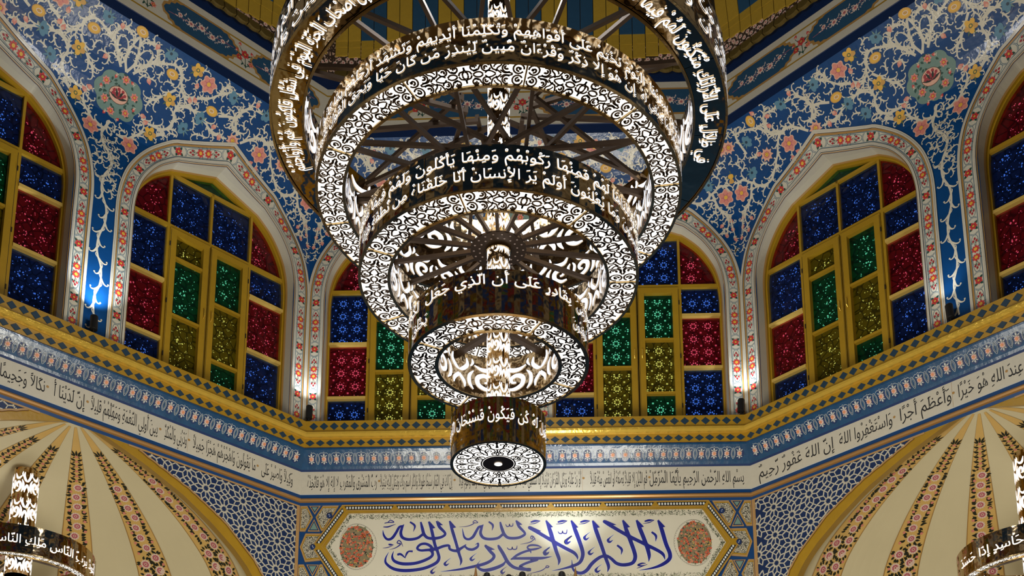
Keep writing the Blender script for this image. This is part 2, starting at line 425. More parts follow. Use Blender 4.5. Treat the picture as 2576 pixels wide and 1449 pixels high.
def band_path(c, d0):
    """arc-length map of the arch band whose centre line is d0 outside the opening; u=0 at apex"""
    o = outline(d0); L = [0]
    for a, b in zip(o[:-1], o[1:]): L.append(L[-1] + hypot(b[0] - a[0], b[1] - a[1]))
    tot = L[-1]
    def T(u, v):
        t = min(max(u + tot / 2, 1e-6), tot - 1e-6); i = max(j for j in range(len(L) - 1) if L[j] <= t)
        f = (t - L[i]) / (L[i + 1] - L[i]); a, b = o[i], o[i + 1]
        x, z = a[0] + (b[0] - a[0]) * f, a[1] + (b[1] - a[1]) * f
        def tang(j):
            p, q = o[max(0, j - 1)], o[min(len(o) - 1, j + 1)]; return (q[0] - p[0], q[1] - p[1])
        ta, tb = tang(i), tang(i + 1)
        if abs(o[i][0]) < 1e-9: ta = (b[0] - a[0], b[1] - a[1])
        if abs(o[i + 1][0]) < 1e-9: tb = (b[0] - a[0], b[1] - a[1])
        dx = ta[0] * (1 - f) + tb[0] * f; dz = ta[1] * (1 - f) + tb[1] * f; D = hypot(dx, dz)
        return c + x - dz / D * v, z2l(z + dx / D * v)
    return T, tot
def arch_bands(k, c, full=True):
    mb = MB()
    def ring(d0, d1, h, m):
        A, B = outline(d0), outline(d1)
        mb.grid([[P(k, c + x, -ecurve(z) - h, z) for x, z in A], [P(k, c + x, -ecurve(z) - h, z) for x, z in B]], m)
    # moulded surround: raised white bead, gold fillets, ivory field
    ring(0, .010, .006, 'ochre_line'); ring(.010, .018, .016, 'ivory_paint'); ring(.018, .03, .018, 'ivory_paint'); ring(.03, .038, .006, 'ivory_paint')
    [ring(.038 + .0172 * i_, .038 + .0172 * (i_ + 1), .004, 'cream_plaster') for i_ in range(5)]; ring(.124, .138, .007, 'ochre_line'); ring(.138, .150, .014, 'ivory_paint'); ring(.150, .163, .010, 'ivory_paint'); ring(.163, .166, -.002, 'ivory_paint')
    # splayed reveal
    prev = None
    for off0, off1, dd0, dd1, m in ((-.016, .03, .006, 0, 'ivory_paint'), (.03, .10, 0, -.004, 'cream_plaster'), (.10, .115, -.004, -.012, 'ochre_line'), (.115, REC + .04, -.012, -.014, 'gold_frame')):
        A, B = outline(dd0), outline(dd1)
        mb.grid([[P(k, c + x, off0 if off0 > 0 else off0 - ecurve(z), z) for x, z in A], [P(k, c + x, off1, z) for x, z in B]], m)
    if not full: return mb, None
    pt = Paint(lambda u, v, h: wallpt(k, u, v, .0052 + h)); T, tot = band_path(c, .081); pt.T = T
    H = tot / 2; per = .478
    for v in (-.038, .038): pt.stroke([(u, v) for u in np.linspace(-H, H, 90)], .004, 'teal_line', .001)
    n = int(H / per) + 1
    for i in range(-n, n + 1):
        u = i * per
        if abs(u) < H - .02:
            for a in (.7, 2.44, 3.84, 5.58): pt.leaf(u + .017 * cos(a), .017 * sin(a), a, .034, .024, 'leaf_green', .0015)
            pt.flower(u, 0, .033, 'rose_red', 'rose_dark', n=6, rot=.3 * i)
        for sg in (-1, 1):
            # concave arcs closing the small cell
            uu = u + sg * .052
            if abs(uu) < H:
                for q, w in ((0, .003), (.009, .003)):
                    pt.stroke([(uu + sg * (q + .020 * cos(t * 1.35)), .032 * t) for t in np.linspace(-1, 1, 9)], w, 'teal_line', .001)
        m_ = u + per / 2
        if abs(m_) < H:
            cp = []
            for t in np.linspace(0, 2 * pi, 37)[:-1]:
                ex = abs(cos(t)) ** .55 * (1 if cos(t) > 0 else -1); ey = abs(sin(t)) ** .7 * (1 if sin(t) > 0 else -1)
                cp.append((m_ + .158 * ex, .031 * ey))
            cp = [(max(-H, min(H, a)), b) for a, b in cp]
            pt.stroke(cp, .003, 'teal_line', .0012, closed=True)
            up_ = 1 if m_ < 0 else -1
            for sg in (-1, 1):
                q = m_ + sg * .036
                if abs(q) > H - .02: continue
                for a in (1.1, 2.0, -1.1, -2.0): pt.curl(q + .016 * cos(a), .016 * sin(a), a * .8, .038, 1 if a > 0 else -1, .004, 'leaf_green', .0013, turn=2, ball=False, n=5)
                pt.flower(q, 0, .034, 'rose_red', 'rose_dark', n=8, rot=.2); pt.disc(q, 0, .0145, 'sun_yellow', .0034, 8)
                q2 = m_ + sg * .088
                if abs(q2) > H - .06: continue
                for v in (-.014, 0, .014):
                    pt.stroke([(m_ + sg * .06, 0), (q2 + sg * (.03 if v == 0 else .012), v)], .002, 'leaf_green', .0012)
                    pt.leaf(q2 + sg * (.028 if v == 0 else .008), v, 0 if sg > 0 else pi, .025, .018, 'rose_dark', .002)
                    pt.leaf(q2, v * 1.4, (.6 if v > 0 else -.6) + (0 if sg > 0 else pi), .018, .007, 'leaf_green', .0015)
    return mb, pt

# ---- windows
def glass_region(x0, x1, z0, z1, top=False):
    """polygon of a pane; the arched ones follow the outline"""
    if not top: return [(x0, z0), (x1, z0), (x1, z1), (x0, z1)]
NW = [0]
PET = {}
def petals_mesh(color, w, h, seed, wavy=False):
    key = (color, round(w, 3), round(h, 3), seed, wavy)
    if key in PET: return PET[key]
    mb = MB(); rnd = random.Random(int(w * 1000 + h * 7000 + seed)); pitch = .135
    q = lambda x, z: (x, 0, z); m = 'opening_' + color
    def petal(cx, cz, a, L, wd):
        if wavy:
            if rnd.random() < .30: return
            f = rnd.uniform(.45, 1.0); L *= f; wd *= f; a += rnd.uniform(-.5, .5); cx += rnd.uniform(-.006, .006); cz += rnd.uniform(-.006, .006)
        pts = []
        for x, y in ((0, .0), (.45, .5), (.9, .42), (1, 0), (.9, -.42), (.45, -.5)):
            pts.append((cx + cos(a) * x * L - sin(a) * y * wd, cz + sin(a) * x * L + cos(a) * y * wd))
        if all(-w / 2 + .006 < p[0] < w / 2 - .006 and -h / 2 + .006 < p[1] < h / 2 - .006 for p in pts): mb.face([q(*p) for p in pts], m)
    ox, oz = (pitch * .5 if int(w / pitch) % 2 == 0 else 0), pitch * (.5 if seed % 2 else .15)
    nx, nz = int(w / pitch) + 2, int(h / pitch) + 2
    for i in range(-nx, nx + 1):
        for j in range(-nz, nz + 1):
            cx, cz = i * pitch + ox, j * pitch + oz
            big = (i + j) % 2 == 0 or True
            for t in range(8):
                a = t * pi / 4 + pi / 8
                petal(cx + .014 * cos(a), cz + .014 * sin(a), a, .020, .014)
                petal(cx + .047 * cos(a + pi / 8) , cz + .047 * sin(a + pi / 8), a + pi / 8 + pi / 2, .012, .008)
            for t in range(4):
                a = t * pi / 2 + pi / 4
                petal(cx + pitch * .62 * cos(a), cz + pitch * .62 * sin(a), a, .010, .009)
    if not mb.f: mb.face([q(0, 0), q(.001, 0), q(0, .001)], m)
    me = bpy.data.meshes.new('backlit_opening'); me.from_pydata(mb.v, [], mb.f); me.materials.append(MATS[m]); me.update()
    PET[key] = me; return me
def window(k, c):
    NW[0] += 1
    mx, my, mz = P(k, c, REC, ZS)
    win = empty('window_%d' % NW[0], (mx, my, mz), 'structure')
    win.rotation_euler = (0, 0, 0)
    R = REC
    def B(mb, x0, x1, z0, z1, o0, o1, m): mb.box(lambda u, v, w: P(k, c + u, w, v), x0, x1, z0, z1, o0, o1, m)
    o = outline(-.012)
    # outer frame ring
    mb = MB(); A, Bq, = outline(-.0), outline(-.026)
    mb.grid([[P(k, c + x, R - .035, z) for x, z in A], [P(k, c + x, R - .035, z) for x, z in Bq], [P(k, c + x, R + .03, z) for x, z in Bq]], 'gold_frame')
    mb.build('frame', win)
    HW = .765; MM = .40
    # transom, mullions, glazing bars
    def bar(name, x0, x1, z0, z1, o0=R - .03, o1=R + .02, m='gold_frame'):
        b = MB(); B(b, x0, x1, z0, z1, o0, o1, m); return b.build(name, win)
    bar('transom', -HW, HW, 7.015, 7.05)
    for x in (-MM, 0, MM): bar('mullion', x - .011, x + .011, 7.05, 7.56 if x else 7.555)
    for x in (-MM, MM): bar('mullion', x - .012, x + .012, ZS, 7.015)
    bar('head_bar', -MM, MM, 7.53, 7.555)
    for z in (6.487, 5.935): bar('glazing_bar', -HW, -MM - .012, z - .014, z + .014, R - .04, R + .02, 'bar_gold_lit')
    for z in (6.725, 6.19): bar('glazing_bar', MM + .012, HW, z - .014, z + .014, R - .04, R + .02, 'bar_gold_lit')
    # fixed panes: coloured sheet, dark lattice board behind with backlit openings
    def pane(parent, poly, color, rect=None, seed=0, oo=R):
        mb = MB(); mb.face([P(k, c + x, oo, z) for x, z in poly], 'glass_' + color)
        pn = mb.build('pane', parent, label=color + ' glass pane')
        bb = MB(); bb.face([P(k, c + x, oo + .05, z) for x, z in poly], 'back_board')
        xs = [p[0] for p in poly]; zs = [p[1] for p in poly]
        r = rect or (min(xs), max(xs), min(zs), max(zs))
        me = petals_mesh(color, r[1] - r[0], r[3] - r[2], seed, k != 0)
        loc = P(k, c + (r[0] + r[1]) / 2, oo + .045, (r[2] + r[3]) / 2)
        return pn, bb, me, loc
    back = MB()
    lst = []
    def fixed(poly, color, rect=None, seed=0):
        pn, bb, me, loc = pane(win, poly, color, rect, seed); lst.append((pn, me, loc))
        base = len(back.v); back.v += bb.v; back.f += [tuple(base + i for i in f) for f in bb.f]; back.m += [back.mi('back_board')] * len(bb.f)
    q = lambda x0, x1, z0, z1: [(x0, z0), (x1, z0), (x1, z1), (x0, z1)]
    a0 = -HW; a1 = -MM - .012
    fixed(q(a0, a1, 6.499, 7.015), 'blue', seed=1); fixed(q(a0, a1, 5.947, 6.475), 'red', seed=2); fixed(q(a0, a1, ZS, 5.923), 'blue', seed=3)
    fixed(q(-a1, -a0, 6.737, 7.015), 'blue', seed=4); fixed(q(-a1, -a0, 6.202, 6.713), 'red', seed=5); fixed(q(-a1, -a0, ZS, 6.178), 'blue', seed=6)
    fixed(q(-MM + .011, -.011, 7.05, 7.53), 'blue', seed=7); fixed(q(.011, MM - .011, 7.05, 7.53), 'blue', seed=8)
    arc = [(x, z) for x, z in outline(-.02) if z > 7.05 and x >= MM + .011]
    arc = sorted(arc, key=lambda p: -p[0])
    zt = arch_z(MM + .011, -.02); pr = [(MM + .011, 7.05), (arc[0][0], 7.05)] + arc + [(MM + .011, zt)]
    fixed(pr, 'red', (MM + .02, .62, 7.06, 7.40), 9); fixed([(-x, z) for x, z in pr][::-1], 'red', (-.62, -MM - .02, 7.06, 7.40), 10)
    za = arch_z(0, -.02); fixed([(-MM, 7.555), (MM, 7.555), (0, za)], 'green', (-.16, .16, 7.555, 7.63), 11)
    # casement doors
    for sg in (-1, 1):
        cz = MB(); x0, x1 = (-MM + .014, -.006) if sg < 0 else (.006, MM - .014)
        st = .06
        ze = 6.99
        B(cz, x0, x0 + st, ZS, ze + .02, R - .045, R + .005, 'gold_frame'); B(cz, x1 - st, x1, ZS, ze + .02, R - .045, R + .005, 'gold_frame')
        B(cz, x0 + st, x1 - st, 6.955, ze + .02, R - .045, R + .005, 'gold_frame')
        rows = (6.745, 6.20) if sg < 0 else (6.48, 5.935)
        for z in rows: B(cz, x0 + st, x1 - st, z - .012, z + .012, R - .04, R, 'gold_frame')
        for xx in (x0 + .004, x1 - .006): B(cz, xx, xx + .003, ZS, ze, R - .0465, R - .0445, 'groove')
        cas = cz.build('casement', win)
        h = MB(); xh = -.035 if sg < 0 else .035
        h.tube([P(k, c + xh, R - .05, 6.38), P(k, c + xh, R - .07, 6.36), P(k, c + xh, R - .07, 6.30), P(k, c + xh, R - .05, 6.28)], .005, 'gold_gilt', 6)
        h.build('handle', cas)
        for zz in (6.85, 6.3, 5.8):
            hh = MB(); xx = x0 if sg < 0 else x1; hh.tube([P(k, c + xx, R - .047, zz - .02), P(k, c + xx, R - .047, zz + .02)], .006, 'groove', 6); hh.build('hinge', cas)
        cols = ('yellow', 'green', 'yellow') if sg < 0 else ('green', 'yellow', 'green')
        zz = [6.955, rows[0], rows[1], ZS - .0]
        for i in range(3):
            t0, t1 = zz[i + 1] + (.012 if i < 2 else 0), zz[i] - (.012 if i else 0)
            pn, bb, me, loc = pane(cas, q(x0 + st, x1 - st, t0, t1), cols[i], seed=20 + i * 2 + (sg > 0)); lst.append((pn, me, loc))
            base = len(back.v); back.v += bb.v; back.f += [tuple(base + j for j in f) for f in bb.f]; back.m += [back.mi('back_board')] * len(bb.f)
    back = MB(); oo_ = outline(.05); back.face([P(k, c + x, R + .05, z) for x, z in oo_], 'back_board')
    back.build('lattice_board', win)
    for pn, me, loc in lst:
        o_ = place('backlit_opening', me, win, 'stuff', loc); o_.rotation_euler = ROT(k)
        # kept under the window so that it never becomes a fourth level
    return win
def copy_window(src, k, c, k0, c0):
    """far-side windows seen only in reflections: same parts, shared meshes"""
    NW[0] += 1
    import mathutils
    da = -radians(45) * (k - k0); m = mathutils.Matrix.Rotation(da, 4, 'Z')
    p0 = mathutils.Vector(P(k0, c0, REC, ZS)); p1 = mathutils.Vector(P(k, c, REC, ZS))
    r = src.copy(); COL.objects.link(r); r.name = 'window_%d' % NW[0]; r.location = p1; r.rotation_euler = (0, 0, da)
    for ch in list(src.children):
        d = ch.copy(); COL.objects.link(d); d.parent = r
        for g in ch.children:
            e = g.copy(); COL.objects.link(e); e.parent = d
    return r
# ---- shells
DET = (0, -1, 1)
for k in range(-3, 5):
    mb = wall_mesh(k); walls[k] = mb.build(wall_names[k], kind='structure')
    for c in (-AX, AX):
        b, pt = arch_bands(k, c, k in DET)
        b.build('arch_surround', walls[k])
        if pt: pt.build('painted_rose_band', walls[k], 'stuff')
src = {}
for k in DET:
    for c in (-AX, AX): src[(k, c)] = window(k, c)
for k in (-2, 2, 3, -3, 4):
    for c in (-AX, AX): copy_window(src[(0, AX)], k, c, 0, AX)

cn = {}
for k in range(-3, 5):
    mb = MB(); sweep(mb, k, PROF); i = {0: 1, -1: 2, 1: 3}.get(k, k + 10 if k > 0 else 8 + k + 3)
    cn[k] = mb.build('trim_%d' % (NT := (k + 4)), kind='structure')
    mb = MB(); sweep(mb, k, BEAM); sweep(mb, k, UP[:5])
    cn[(k, 'u')] = mb.build('trim_%d' % (k + 14), kind='structure')
mb = MB()
for k in range(-3, 5): sweep(mb, k, UP[4:])
# crown of the lantern closed by a flat ceiling
ceil = mb.build('ceiling', kind='structure')

# ---- pieces of the cornices: diamond tiles and carved flowers (shared meshes)
def shared(name, mb):
    me = bpy.data.meshes.new(name); me.from_pydata([tuple(map(float, v)) for v in mb.v], [], mb.f)
    for n in mb.names: me.materials.append(MATS[n])
    me.polygons.foreach_set('material_index', mb.m); me.update(); return me
def dia(w, h):
    mb = MB(); y = -.004
    o = [(-w, 0), (0, -h), (w, 0), (0, h)]; i_ = [(a * .9, b * .9) for a, b in o]
    mb.grid([[(a, 0, b) for a, b in o], [(a, y, b) for a, b in i_]], 'slate_tile', True); mb.face([(a, y, b) for a, b in i_], 'slate_tile'); return mb
dia1, dia2 = shared('diamond_tile', dia(.040, .036)), shared('diamond_tile', dia(.040, .031))
def relief():
    mb = MB()
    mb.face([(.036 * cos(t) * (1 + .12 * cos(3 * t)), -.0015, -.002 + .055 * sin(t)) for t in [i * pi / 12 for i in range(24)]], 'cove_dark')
    def lump(x, z, a, L, w, m, d):
        rows = []
        for f, dy in ((1, 0), (.75, .7), (.35, 1)):
            rows.append([(x + cos(a) * (L / 2 + (px - .5) * L * f) - sin(a) * pz * w * f, -.002 - d * dy, z + sin(a) * (L / 2 + (px - .5) * L * f) + cos(a) * pz * w * f) for px, pz in ((0, 0), (.3, .42), (.7, .4), (1, 0), (.7, -.4), (.3, -.42))])
        mb.grid(rows, m, True); mb.face(rows[-1], m)
    lump(0, .018, pi / 2, .034, .02, 'relief_white', .010)
    for s in (-1, 1):
        lump(s * .006, .018, pi / 2 - s * .95, .030, .013, 'relief_white', .009); lump(s * .006, -.018, -pi / 2 + s * .95, .026, .013, 'relief_white', .009)
    lump(0, -.020, -pi / 2, .028, .018, 'relief_white', .010)
    for i in range(6):
        a = i * pi / 3 + pi / 6; lump(.002 * cos(a), .002 * sin(a), a, .0235, .024, 'pale_petal', .012)
    for R_, m, y in ((.014, 'rose_pink', .016), (.0065, 'amber', .0185)):
        mb.face([(R_ * cos(a), -y, R_ * sin(a)) for a in [i * pi / 5 for i in range(10)]], m)
    return mb
rel = shared('relief_flower', relief())
def almond():
    mb = MB()
    for sx in (-1, 1):
        for (a, t) in ((.018, .003), (.010, .0016)):
            pts = [(sx * a * cos(q), .047 * q / 1.45 * (1 if a > .012 else .72)) for q in np.linspace(-1.45, 1.45, 9)]
            for (x0, z0), (x1, z1) in zip(pts[:-1], pts[1:]):
                mb.face([(x0 - t / 2, -.005, z0), (x0 + t / 2, -.005, z0), (x1 + t / 2, -.005, z1), (x1 - t / 2, -.005, z1)], 'relief_white')
                mb.face([(x0 - t / 2, 0, z0), (x0 - t / 2, -.005, z0), (x1 - t / 2, -.005, z1), (x1 - t / 2, 0, z1)], 'relief_white')
    bk = [(.026 * sx * abs(cos(t)) ** .8, -.0012, .052 * sin(t)) for sx, t in [(1, q) for q in np.linspace(-1.57, 1.57, 7)] + [(-1, q) for q in np.linspace(1.57, -1.57, 7)]]
    # scalloped loop running over the neighbouring flower
    for sx in (-1, 1):
        pts = spline([(sx * .012, .038), (sx * .03, .052), (sx * .045, .050), (sx * .0555, .060)], 3)
        for (x0, z0), (x1, z1) in zip(pts[:-1], pts[1:]): mb.face([(x0, -.004, z0), (x0, -.004, z0 + .003), (x1, -.004, z1 + .003), (x1, -.004, z1)], 'relief_white')
    return mb
alm = shared('carved_loop', almond())
for k in DET:
    par = cn[k]; pw = worldloc(par)
    def put(name, me, s, e, z, tilt=0, kind=None):
        o = place(name, me, par, kind, P(k, s, -e, z)); o.rotation_euler = (tilt, 0, ROT(k)[2]); return o
    n = int((edge_half(.12) * 2) / .0912)
    for i in range(n): put('diamond_tile', dia1, (i - (n - 1) / 2) * .0912, .1185, 5.508)
    n = int((edge_half(.10) * 2) / .0905)
    for i in range(n): put('diamond_tile', dia2, (i - (n - 1) / 2) * .0905, .099, 5.357)
    n = int((edge_half(.04) * 2) / .1112)
    for i in range(n):
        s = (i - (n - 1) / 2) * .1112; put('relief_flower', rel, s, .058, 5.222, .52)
        if i < n - 1: put('carved_loop', alm, s + .0556, .058, 5.222, .52)
# ================================================================== PAINTED ARABESQUE ON THE BLUE WALLS
FL = {'oval': [(-1.511, 8.114), (-.759, 7.974), (.0, 8.14), (-.344, 8.039)], 'pink': [(-.647, 8.087), (-1.286, 7.89), (-1.866, 7.771), (-.17, 7.46)],
      'daisy': [(-1.02, 7.884), (-1.51, 7.905), (-1.80, 8.06)], 'blue': [(-1.198, 8.105), (-.894, 8.097), (-.268, 8.125), (-1.637, 8.03), (-.7, 7.904), (-.591, 7.79), (-1.707, 7.859)],
      'yellow': [(-.4, 7.91), (-.327, 7.644), (-1.93, 7.90), (-.52, 8.12)],
      'bud': [(-.561, 8.034), (-.561, 7.947), (-.606, 7.965), (-.16, 8.132), (-.175, 7.957), (-1.333, 8.083), (-1.363, 8.028), (-.9, 7.879), (-.841, 7.915), (-1.218, 7.8), (-1.295, 7.774), (-.208, 7.728), (-.247, 7.688), (-1.45, 8.13), (-1.1, 8.14), (-1.90, 7.99), (-1.60, 7.93)]}
ST = [[(-.0, 7.924), (-.04, 7.99), (-.03, 8.06), (0, 8.12)], [(-.053, 7.935), (-.094, 7.973), (-.145, 8.025), (-.249, 8.063), (-.343, 8.085), (-.406, 8.063), (-.443, 8.016), (-.488, 7.976), (-.581, 7.985), (-.681, 8.024)],
      [(-.129, 8.001), (-.183, 8.064), (-.151, 8.109), (-.074, 8.118)], [(-.226, 7.714), (-.319, 7.705), (-.435, 7.725), (-.487, 7.803), (-.47, 7.869), (-.541, 7.923), (-.634, 7.923), (-.762, 7.89), (-.837, 7.864), (-.963, 7.876)],
      [(-1.087, 7.895), (-1.182, 7.957), (-1.255, 7.979), (-1.342, 7.965), (-1.42, 7.872), (-1.49, 7.80)], [(-1.284, 7.958), (-1.402, 8.004), (-1.402, 8.064), (-1.376, 8.105), (-1.265, 8.101), (-1.103, 8.098)],
      [(-1.042, 7.925), (-.976, 7.999), (-1.001, 8.06), (-1.061, 8.103)], [(-.015, 7.58), (-.05, 7.50), (-.07, 7.43), (-.04, 7.35), (.02, 7.27), (.03, 7.17), (-.02, 7.06), (-.03, 6.92), (.02, 6.78), (.02, 6.64), (-.02, 6.5), (-.025, 6.36), (.02, 6.22), (.02, 6.08), (-.02, 5.94), (-.01, 5.8), (0, 5.66)],
      [(-1.678, 7.975), (-1.697, 8.075), (-1.66, 8.099), (-1.501, 8.07), (-1.402, 8.004)], [(-.827, 7.971), (-.948, 8.004), (-.97, 7.959), (-1.057, 7.939)], [(-.763, 8.069), (-.79, 8.12), (-.853, 8.117), (-.785, 8.084), (-.685, 8.018)],
      [(-1.49, 7.80), (-1.56, 7.74), (-1.66, 7.74), (-1.74, 7.80), (-1.83, 7.85), (-1.92, 7.80)], [(-1.74, 7.80), (-1.80, 7.70), (-1.87, 7.64), (-1.93, 7.56)], [(-.05, 7.50), (-.13, 7.50), (-.2, 7.56), (-.27, 7.62), (-.36, 7.64), (-.45, 7.70)],
      [(-.42, 7.98), (-.36, 7.93), (-.30, 7.88), (-.24, 7.84)]]
def arabesque(k):
    p = Paint(lambda u, v, h: wallpt(k, u, v, .0015 + h)); rnd = random.Random(11)
    occ = []
    fr = {'oval': .056, 'pink': .066, 'daisy': .064, 'blue': .062, 'yellow': .056, 'bud': .026}
    half = []   # (kind, s, l)
    for kd, L in FL.items():
        for s, z in L: half.append((kd, s, z2l(z))); occ.append((s, z2l(z), fr[kd] * .9))
    def inside(s, l, m=.03):
        if l > z2l(ZT) - m: return False
        if s > .0 or s < -edge_half(ecurve(l2z(l))) + m * .6: return False
        x = s + AX; z = l2z(l)
        a = arch_z(x, .166 + m * .7)
        if a is not None and z < a: return False
        if a is None and (abs(x) < .95): return False
        return z > 5.62
    for sg in (1, -1):
        p.T = (lambda u, v: (-u, v)) if sg < 0 else None
        rnd.seed(5)
        oc = list(occ) + [(0, z2l(7.78), .21)]
        def free(x, y, r, big=False):
            return inside(x, y, .012) and all(hypot(x - q[0], y - q[1]) > r + q[2] * .9 for q in oc if q[2] > .03)
        def shoot(x, y, a, s, L, w):
            """one leafy shoot: a long hook, its counter-hook and a thorn"""
            p.curl(x, y, a, L, s, w, 'scroll_paint', .0008, turn=rnd.uniform(2.0, 3.1), n=12)
            p.curl(x + cos(a) * L * .22, y + sin(a) * L * .22, a - s * .75, L * .50, -s, w * .75, 'scroll_paint', .0008, turn=2.4, n=8)
            p.leaf(x + cos(a + s * .2) * L * .45, y + sin(a + s * .2) * L * .45, a - s * .9, L * .24, w * .8, 'scroll_paint', .0009)
            if L > .1: p.leaf(x + cos(a) * L * .1, y + sin(a) * L * .1, a + s * 1.2, L * .22, w * .8, 'scroll_paint', .0009)
        def curls(pts, w):
            for i in range(1, len(pts) - 1, 2):
                a = atan2(pts[i][1] - pts[i - 1][1], pts[i][0] - pts[i - 1][0]); s = 1 if (i // 2) % 2 else -1
                x, y = pts[i]; L = rnd.uniform(.11, .16)
                for f in (1, .72, .5, .36):
                    ex, ey = x + cos(a + s * .8) * L * f * .6, y + sin(a + s * .8) * L * f * .6
                    if free(ex, ey, .02 * f):
                        shoot(x, y, a + s * .35, s, L * f, w * (.7 + .3 * f)); oc.append((ex, ey, .026 * f)); break
        for st in ST:
            if k != 99 and sg < 0 and all(abs(q[0]) < .12 for q in st) and len(st) > 8: continue   # the single stem between the windows
            sp = spline([(a, z2l(b)) for a, b in st], 5); n = len(sp)
            p.stroke(sp, [.021 - .007 * i / n for i in range(n)], 'scroll_paint', .0006)
            for q in sp[::2]: oc.append((q[0], q[1], .022))
            if len(st) > 8 and all(abs(q[0]) < .12 for q in st):
                for i in range(3, n - 1, 3):
                    a = atan2(sp[i][1] - sp[i - 1][1], sp[i][0] - sp[i - 1][0]); s = 1 if i % 2 else -1
                    p.curl(sp[i][0], sp[i][1], a + s * .5, .11, s, .018, 'scroll_paint', .0008, turn=3.0)
                    p.curl(sp[i][0], sp[i][1], a + pi + s * .6, .06, -s, .011, 'scroll_paint', .0008, turn=2.2, n=6)
            else: curls(sp, .0155)
        # small stems reaching into every corner left empty
        for it in range(5200):
            s = rnd.uniform(-1.99, 0); l = rnd.uniform(z2l(6.9), z2l(ZT))
            if not inside(s, l, .035): continue
            if min(hypot(s - q[0], l - q[1]) - q[2] for q in oc) < .024: continue
            near = min(oc, key=lambda q: hypot(s - q[0], l - q[1])); a = atan2(l - near[1], s - near[0]) + rnd.uniform(-.4, .4)
            sd = rnd.choice((-1, 1)); L = .115
            x0, y0 = s - cos(a) * .055, l - sin(a) * .055
            shoot(x0, y0, a - sd * .3, sd, L, .0145)
            oc.append((s, l, .032))
        for kd, s, l in half:
            if sg < 0 and s > -.03: continue
            r = fr[kd]; a = (s * 7 + l * 3) % 6.28
            if kd == 'oval':
                p.disc(s, l, r * .95, 'amber', .002, 16, r * .72, a); p.disc(s, l, r * .8, 'sun_yellow', .0025, 16, r * .58, a); p.disc(s + .004, l, r * .42, 'pale_petal', .003, 12, r * .3, a); p.disc(s + .004, l, r * .32, 'amber', .0034, 10, r * .2, a)
            elif kd == 'pink': p.flower(s, l, r, 'rose_pink', 'rose_pink', 'sun_yellow', 6, a, .002, edge='blush'); [p.stroke([(s + r * .35 * cos(a + pi * j / 3), l + r * .35 * sin(a + pi * j / 3)), (s + r * .66 * cos(a + pi * j / 3), l + r * .66 * sin(a + pi * j / 3))], [.007, .003], 'mauve', .0028) for j in range(6)]; p.disc(s, l, r * .36, 'mauve', .0034, 10); p.disc(s, l, r * .28, 'sun_yellow', .0040, 8)
            elif kd == 'daisy': p.flower(s, l, r, 'blush', 'rose_pink', 'sun_yellow', 9, a, .002, pointed=True); p.disc(s, l, r * .4, 'mauve', .0028, 10); p.disc(s, l, r * .3, 'sun_yellow', .0033, 8)
            elif kd == 'blue':
                for j in range(4): p.disc(s + r * .42 * cos(a + (j - 1.5) * .8), l + r * .42 * sin(a + (j - 1.5) * .8), r * .55, 'sky_blue', .002 + j * .0002, 12, r * .36, a + (j - 1.5) * .8)
                for j in range(3): p.leaf(s, l, a + pi + (j - 1) * .8, r * .9, r * .22, 'sage_green' if j != 1 else 'sky_blue', .0019)
                p.disc(s + r * .1 * cos(a), l + r * .1 * sin(a), r * .2, 'amber' if int(s * 100) % 3 == 0 else 'slate_tile', .0034, 8)
            elif kd == 'yellow':
                for j in range(3): p.leaf(s, l, a + 2.2 + j * .9, r * 1.35, r * .34, 'moss_green', .0016)
                for j in range(5): p.disc(s + r * .5 * cos(a + j * 1.256), l + r * .5 * sin(a + j * 1.256), r * .52, 'amber' if j % 2 else 'sun_yellow', .002 + j * .0002, 12, r * .38, a + j * 1.256)
                p.disc(s, l, r * .3, 'moss_green', .0038, 8); p.disc(s, l, r * .16, 'sun_yellow', .0044, 8)
            else: p.bud(s, l, a, .055 if s > -1.7 else .05, 'rose_pink')
        # drooping bud clusters in the corner
        for s, z, a in ((-1.93, 7.53, -1.9), (-1.88, 7.47, -1.5), (-1.955, 7.43, -1.7), (-1.90, 7.60, -2.6), (-1.85, 7.56, -.9)):
            p.stroke([(-1.91, z2l(7.64)), (s, z2l(z))], .008, 'scroll_paint', .0008); p.bud(s, z2l(z), a, .05, 'rose_pink')
    # medallion on the axis between the two windows
    p.T = None; cz = z2l(7.775)
    out = []
    for i in range(72):
        t = 2 * pi * i / 72; R = .185 * (1 + .12 * cos(2 * t)) * (.85 + .15 * abs(cos(4 * t)) ** .6) * (1 if sin(t) < 0 else 1.02)
        out.append((R * 1.0 * cos(t), cz + R * (1.05 if sin(t) > 0 else 1.15) * sin(t)))
    p.poly(out, 'sage_green', .0022, fan=2)
    rnd.seed(3)
    for i in range(46):
        t, R = rnd.uniform(0, 6.28), rnd.uniform(.08, .165); p.leaf(R * cos(t), cz + R * sin(t), rnd.uniform(0, 6.28), .032, .02, 'leaf_green', .0026)
    for sx, sz in ((.02, .135), (-.125, .06), (.125, .045), (-.03, -.14), (.09, -.10), (-.1, -.07)):
        p.flower(sx, cz + sz, .034, 'rose_pink', 'rose_red', 'sun_yellow', 7, sx * 9, .0032)
    for sx, sz in ((-.06, .14), (.09, .13), (.15, -.03), (-.15, -.01), (.03, -.19), (-.07, -.16)): p.bud(sx, cz + sz, sx * 30, .035, 'rose_red', .0034)
    p.disc(0, cz, .082, 'brown_line', .0040, 20, .066); p.disc(0, cz, .078, 'blush', .0044, 20, .062)
    for j in range(7): p.leaf(0, cz - .03, pi / 2 + (j - 3) * .42, .085, .022, 'rose_dark' if j % 2 else 'leaf_dark', .0048)
    for j in range(5): p.disc(.05 * cos(j * .8 + .2), cz + .035 * sin(j * .8 + .2) + .008, .013, 'rose_dark', .0052, 8)
    return p
arab = {}
